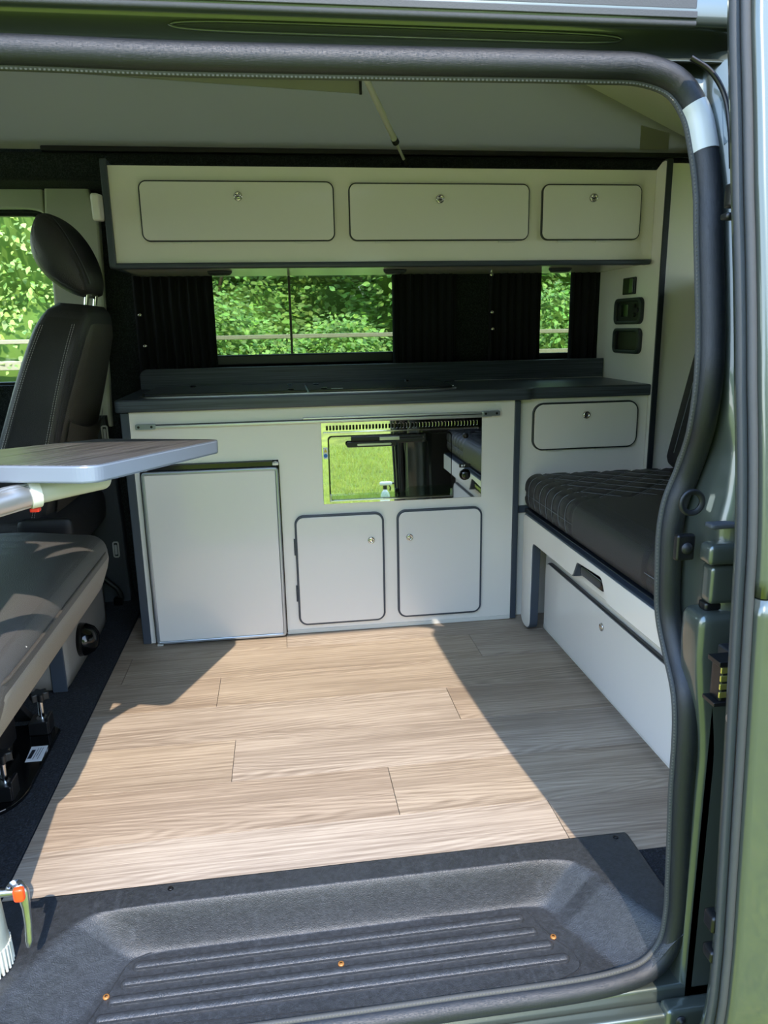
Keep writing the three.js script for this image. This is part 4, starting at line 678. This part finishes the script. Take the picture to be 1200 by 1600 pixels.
{ // sliding door, slid back along the outside of the van
  const d = thing('sliding_door', 'open green sliding door at the right, seen along its leading edge', 'door', [0.9, 0.5, 1.38]);
  const ex = [[-0.30, 0.53], [-0.2, 0.549], [-0.042, 0.557], [0.122, 0.555], [0.371, 0.544], [0.633, 0.531], [0.86, 0.523], [1.073, 0.522], [1.242, 0.526], [1.30, 0.53]], OUT = 0.045, zo = (y) => zf(y) + OUT - 0.06 * sst(0.05 - y, 0, 0.4);
  const panel = (name, ya, yb, n, mat) => { const rows = []; for (let i = 0; i <= n; i++) {
    const y = lerp(ya, yb, i / n), x = along(ex, y), z = zo(y);
    rows.push([[x + 0.002, z + 0.083], [x - 0.0015, z + 0.088], [x - 0.001, z + 0.128], [x + 0.001, z + 0.133], [x + 0.006, z + 0.136], [x + 0.15, z + 0.142], [x + 0.5, z + 0.146], [x + 1.05, z + 0.14], [x + 1.05, z + 0.083], [x + 0.5, z + 0.083]].map(([a, q]) => V(a, y, q)));
  } put(name, loft(rows, true, true), mat, d); };
  panel('lower_skin', -0.30, 0.619, 40, M.paint); panel('upper_skin', 0.621, 1.31, 30, M.paint);
  const band = []; for (let i = 0; i <= 60; i++) { const y = lerp(-0.28, 1.30, i / 60), x = along(ex, y), z = zo(y); band.push([V(x + 0.002, y, z + 0.0815), V(x - 0.003, y, z + 0.0835), V(x - 0.004, y, z + 0.091), V(x - 0.003, y, z + 0.097)]); }
  put('inner_edge', loft(band), M.paint, d);
  const strip = (o, r) => { const p = []; for (let i = 0; i <= 40; i++) { const y = lerp(-0.28, 1.30, i / 40), z = zo(y); p.push([along(ex, y) - 0.002 - r * 0.5, y, z + o]); } return tube(p, r, 160, 12); };
  put('rubber_strip', strip(0.105, 0.0075), M.rubberGrey, d); put('rubber_strip', strip(0.121, 0.0052), M.rubberGrey, d); put('groove', strip(0.1145, 0.0035), M.black, d);
  put('handle_surround', block(0.555, 0.80, 0.545, 0.63, zo(0.6) + 0.136, zo(0.6) + 0.148, 0.005, 0.012), M.blackSatin, d);
  put('screw', lathe([[0.002, 0.003], [0.006, 0.003], [0.007, 0], [0, 0], [0, 0.001]], [0.537, 0.447, 1.425], V(-1, 0, 0)), M.steel, d);
  put('stop_buffer', block(0.540, 0.572, 0.125, 0.150, 1.405, 1.428, 0.003, 0.005), M.black, d); put('stop_buffer', block(0.545, 0.572, 0.072, 0.090, 1.402, 1.425, 0.003, 0.005), M.black, d);
  put('guide_clip', block(0.520, 0.536, 1.057, 1.084, 1.338, 1.354, 0.003, 0.004), M.black, d); put('guide_clip', block(0.517, 0.536, 1.044, 1.052, 1.338, 1.354, 0.003, 0.004), M.black, d);
}

// ------------------------------------------------------------------ outdoors
{
  const g = new THREE.PlaneGeometry(60, 60, 1, 1); g.rotateX(-Math.PI / 2); g.translate(0, -0.56, 0); buv(g); struct('ground', g, M.grass);
  const ms = [], cs = []; const bl = new THREE.BufferGeometry(); bl.setAttribute('position', new THREE.Float32BufferAttribute([-0.0035, 0, 0, 0.0035, 0, 0, 0.002, 0.025, 0.004, -0.002, 0.025, 0.004, 0, 0.05, 0.016], 3)); bl.setIndex([0, 1, 2, 0, 2, 3, 3, 2, 4]); bl.computeVertexNormals(); bl.setAttribute('uv', new THREE.Float32BufferAttribute([0, 0, 1, 0, 1, 0.5, 0, 0.5, 0.5, 1], 2));
  for (let i = 0; i < 60000; i++) { const x = -1.2 + rnd() * 4.6, z = 1.9 + rnd() * 5.5; ms.push(new THREE.Matrix4().compose(V(x, -0.56, z), new THREE.Quaternion().setFromEuler(new THREE.Euler((rnd() - 0.5) * 0.9, rnd() * 6.28, (rnd() - 0.5) * 0.9)), V(1, 0.6 + rnd() * 0.7, 1))); cs.push(new THREE.Color().setHSL(0.165 + rnd() * 0.045, 0.6 + rnd() * 0.15, 0.27 + rnd() * 0.17)); }
  const lawn = instances('lawn', bl, M.leaf, ms, scene, cs); tag(lawn, 'short sunlit lawn grass outside the sliding door', 'grass');
}
{
  const lf = new THREE.BufferGeometry(); lf.setAttribute('position', new THREE.Float32BufferAttribute([0, 0, 0, 0.26, 0.07, 0.22, 0.30, 0.08, 0.5, 0.16, 0.05, 0.8, 0, 0, 1.05, -0.16, 0.05, 0.8, -0.30, 0.08, 0.5, -0.26, 0.07, 0.22], 3)); lf.setIndex([0, 1, 2, 0, 2, 3, 0, 3, 4, 0, 4, 5, 0, 5, 6, 0, 6, 7]); lf.computeVertexNormals(); lf.setAttribute('uv', new THREE.Float32BufferAttribute([0.5, 0, 1, 0.2, 1, 0.5, 0.8, 0.8, 0.5, 1, 0.2, 0.8, 0, 0.5, 0, 0.2], 2));
  const bush = (name, label, x, z, w, h, d, n, size, hue, light) => {
    const t = thing(name, label, name === 'tree' ? 'tree' : 'bush', [x, -0.56, z], name === 'tree' ? 'trees behind the van' : 'bushes behind the van'), ms = [], cs = [], lobes = [];
    for (let i = 0; i < 9; i++) lobes.push([x + (rnd() - 0.5) * w * 0.8, -0.56 + h * (0.2 + 0.7 * rnd()), z + (rnd() - 0.5) * d * 0.7, (0.22 + 0.2 * rnd()) * Math.min(w, h)]);
    const core = lobes.map(([a, b, c, r]) => { const g = new THREE.IcosahedronGeometry(r * 0.82, 3), p = g.attributes.position; for (let i = 0; i < p.count; i++) { const k = 1 + 0.25 * (hash(Math.round(p.getX(i) * 90), Math.round(p.getY(i) * 90), Math.round(p.getZ(i) * 90)) - 0.5); p.setXYZ(i, p.getX(i) * k + a, p.getY(i) * k + b, p.getZ(i) * k + c); } return smooth(g); });
    put('inner_foliage', core, M.leafCore, t, undefined, 'stuff');
    put('trunk', [tube([[x, -0.56, z], [x + 0.05, -0.56 + h * 0.3, z], [x - 0.04, -0.56 + h * 0.7, z + 0.03]], 0.05, 20, 8), tube([[x, -0.3, z], [x + w * 0.2, -0.56 + h * 0.5, z + d * 0.2], [x + w * 0.34, -0.56 + h * 0.8, z + d * 0.3]], 0.02, 20, 6), tube([[x, -0.2, z], [x - w * 0.2, -0.56 + h * 0.5, z + d * 0.25], [x - w * 0.36, -0.56 + h * 0.8, z + d * 0.3]], 0.02, 20, 6)], M.bark, t);
    for (let i = 0; i < n; i++) {
      const [a, b, c, r] = lobes[Math.floor(rnd() * lobes.length)], th = rnd() * 6.283, ph = Math.acos(2 * rnd() - 1), R = r * (0.86 + 0.42 * rnd() * rnd()), dir = V(Math.sin(ph) * Math.cos(th), Math.cos(ph), Math.sin(ph) * Math.sin(th)), q = V(a, b, c).addScaledVector(dir, R); if (q.y < -0.55) continue;
      const e = new THREE.Euler(rnd() * 1.6 - 0.3, Math.atan2(dir.x, dir.z) + (rnd() - 0.5) * 1.6, (rnd() - 0.5) * 1.4); ms.push(new THREE.Matrix4().compose(q, new THREE.Quaternion().setFromEuler(e), V(1, 1, 1).multiplyScalar(size * (0.6 + 0.8 * rnd())))); cs.push(new THREE.Color().setHSL(hue + (rnd() - 0.5) * 0.05, 0.5 + rnd() * 0.2, light * (0.55 + 0.9 * rnd())));
    }
    instances('foliage', lf, M.leaf, ms, t, cs);
  };
  bush('bush', 'leafy green bush seen through the cab side window', -2.3, -3.4, 2.2, 2.3, 1.0, 46000, 0.038, 0.23, 0.36);
  bush('bush', 'bushy green shrub low behind the left pane of the large window', -0.45, -3.3, 1.2, 1.6, 0.8, 30000, 0.036, 0.24, 0.36);
  bush('bush', 'spreading shrub low behind the right pane of the large window', 0.8, -3.4, 1.1, 1.4, 0.8, 30000, 0.036, 0.24, 0.36);
  bush('bush', 'green shrub seen through the narrow rear window', 2.1, -3.3, 1.3, 1.9, 0.9, 26000, 0.036, 0.245, 0.36);
  bush('tree', 'tall green tree beyond the bush by the cab window', -4.1, -6.4, 3.0, 4.6, 1.6, 36000, 0.065, 0.25, 0.33);
  bush('tree', 'broad green tree behind the left pane of the large window', -1.1, -7.0, 3.0, 4.8, 1.6, 40000, 0.065, 0.25, 0.33);
  bush('tree', 'broad green tree behind the right pane of the large window', 2.1, -6.5, 3.0, 4.6, 1.6, 40000, 0.065, 0.25, 0.33);
  bush('tree', 'tall tree farthest back between the two broad trees', 0.5, -9.5, 3.4, 5.4, 1.6, 26000, 0.08, 0.25, 0.33);
  bush('tree', 'green tree beyond the narrow rear window', 5.2, -7.0, 3.0, 4.6, 1.6, 22000, 0.07, 0.25, 0.33);
  // hedge and trees across the lawn behind the camera: mirrored in the panes, and they hide the low sky
  for (let i = 0; i < 6; i++) { const k = ['at the left end', 'second from the left', 'third from the left', 'third from the right', 'second from the right', 'at the right end'][i]; bush('tree', `garden tree across the lawn opposite the open door, ${k} of the row`, -17 + i * 4.3, 17 + 1.5 * Math.sin(i * 2.1), 5.4, 6.0 + 1.2 * Math.sin(i * 1.3), 3, 6000, 0.22, 0.25, 0.33); }
  const f = thing('fence', 'weathered pale timber rail fence in front of the bushes', 'fence', [0, -0.56, -2.3]);
  put('rail', box(-4, 4, 0.878, 0.902, -2.32, -2.29, 0.004), M.rail, f); put('rail', box(-4, 4, 0.735, 0.785, -2.32, -2.29, 0.004), M.rail, f);
  for (const x of [-3.2, -1.05, 1.1, 3.3]) put('post', box(x - 0.05, x + 0.05, -0.56, 0.95, -2.40, -2.325, 0.006), M.rail, f);
}
{ // spray bottle standing on the lawn, mirrored in the oven front
  const x = 0.81, z = 3.75, y = -0.56, s = thing('spray_bottle', 'white trigger spray bottle standing on the lawn, mirrored in the oven front', 'bottle', [x, y, z]);
  put('body', lathe([[0, 0], [0.036, 0], [0.04, 0.006], [0.04, 0.13], [0.034, 0.165], [0.016, 0.19], [0.014, 0.205], [0, 0.205]], [x, y, z]), M.white, s); put('neck', rod([x, y + 0.2, z], [x, y + 0.23, z], 0.017), M.black, s);
  put('trigger_head', [block(x - 0.045, x + 0.06, y + 0.23, y + 0.262, z - 0.014, z + 0.014, 0.012, 0.008)], M.white, s); put('trigger', tube([[x + 0.035, y + 0.232, z], [x + 0.045, y + 0.21, z], [x + 0.04, y + 0.185, z]], 0.006, 20, 8), M.black, s); put('nozzle', rod([x + 0.058, y + 0.247, z], [x + 0.075, y + 0.247, z], 0.009), M.black, s);
}
renderer.render(scene, camera);
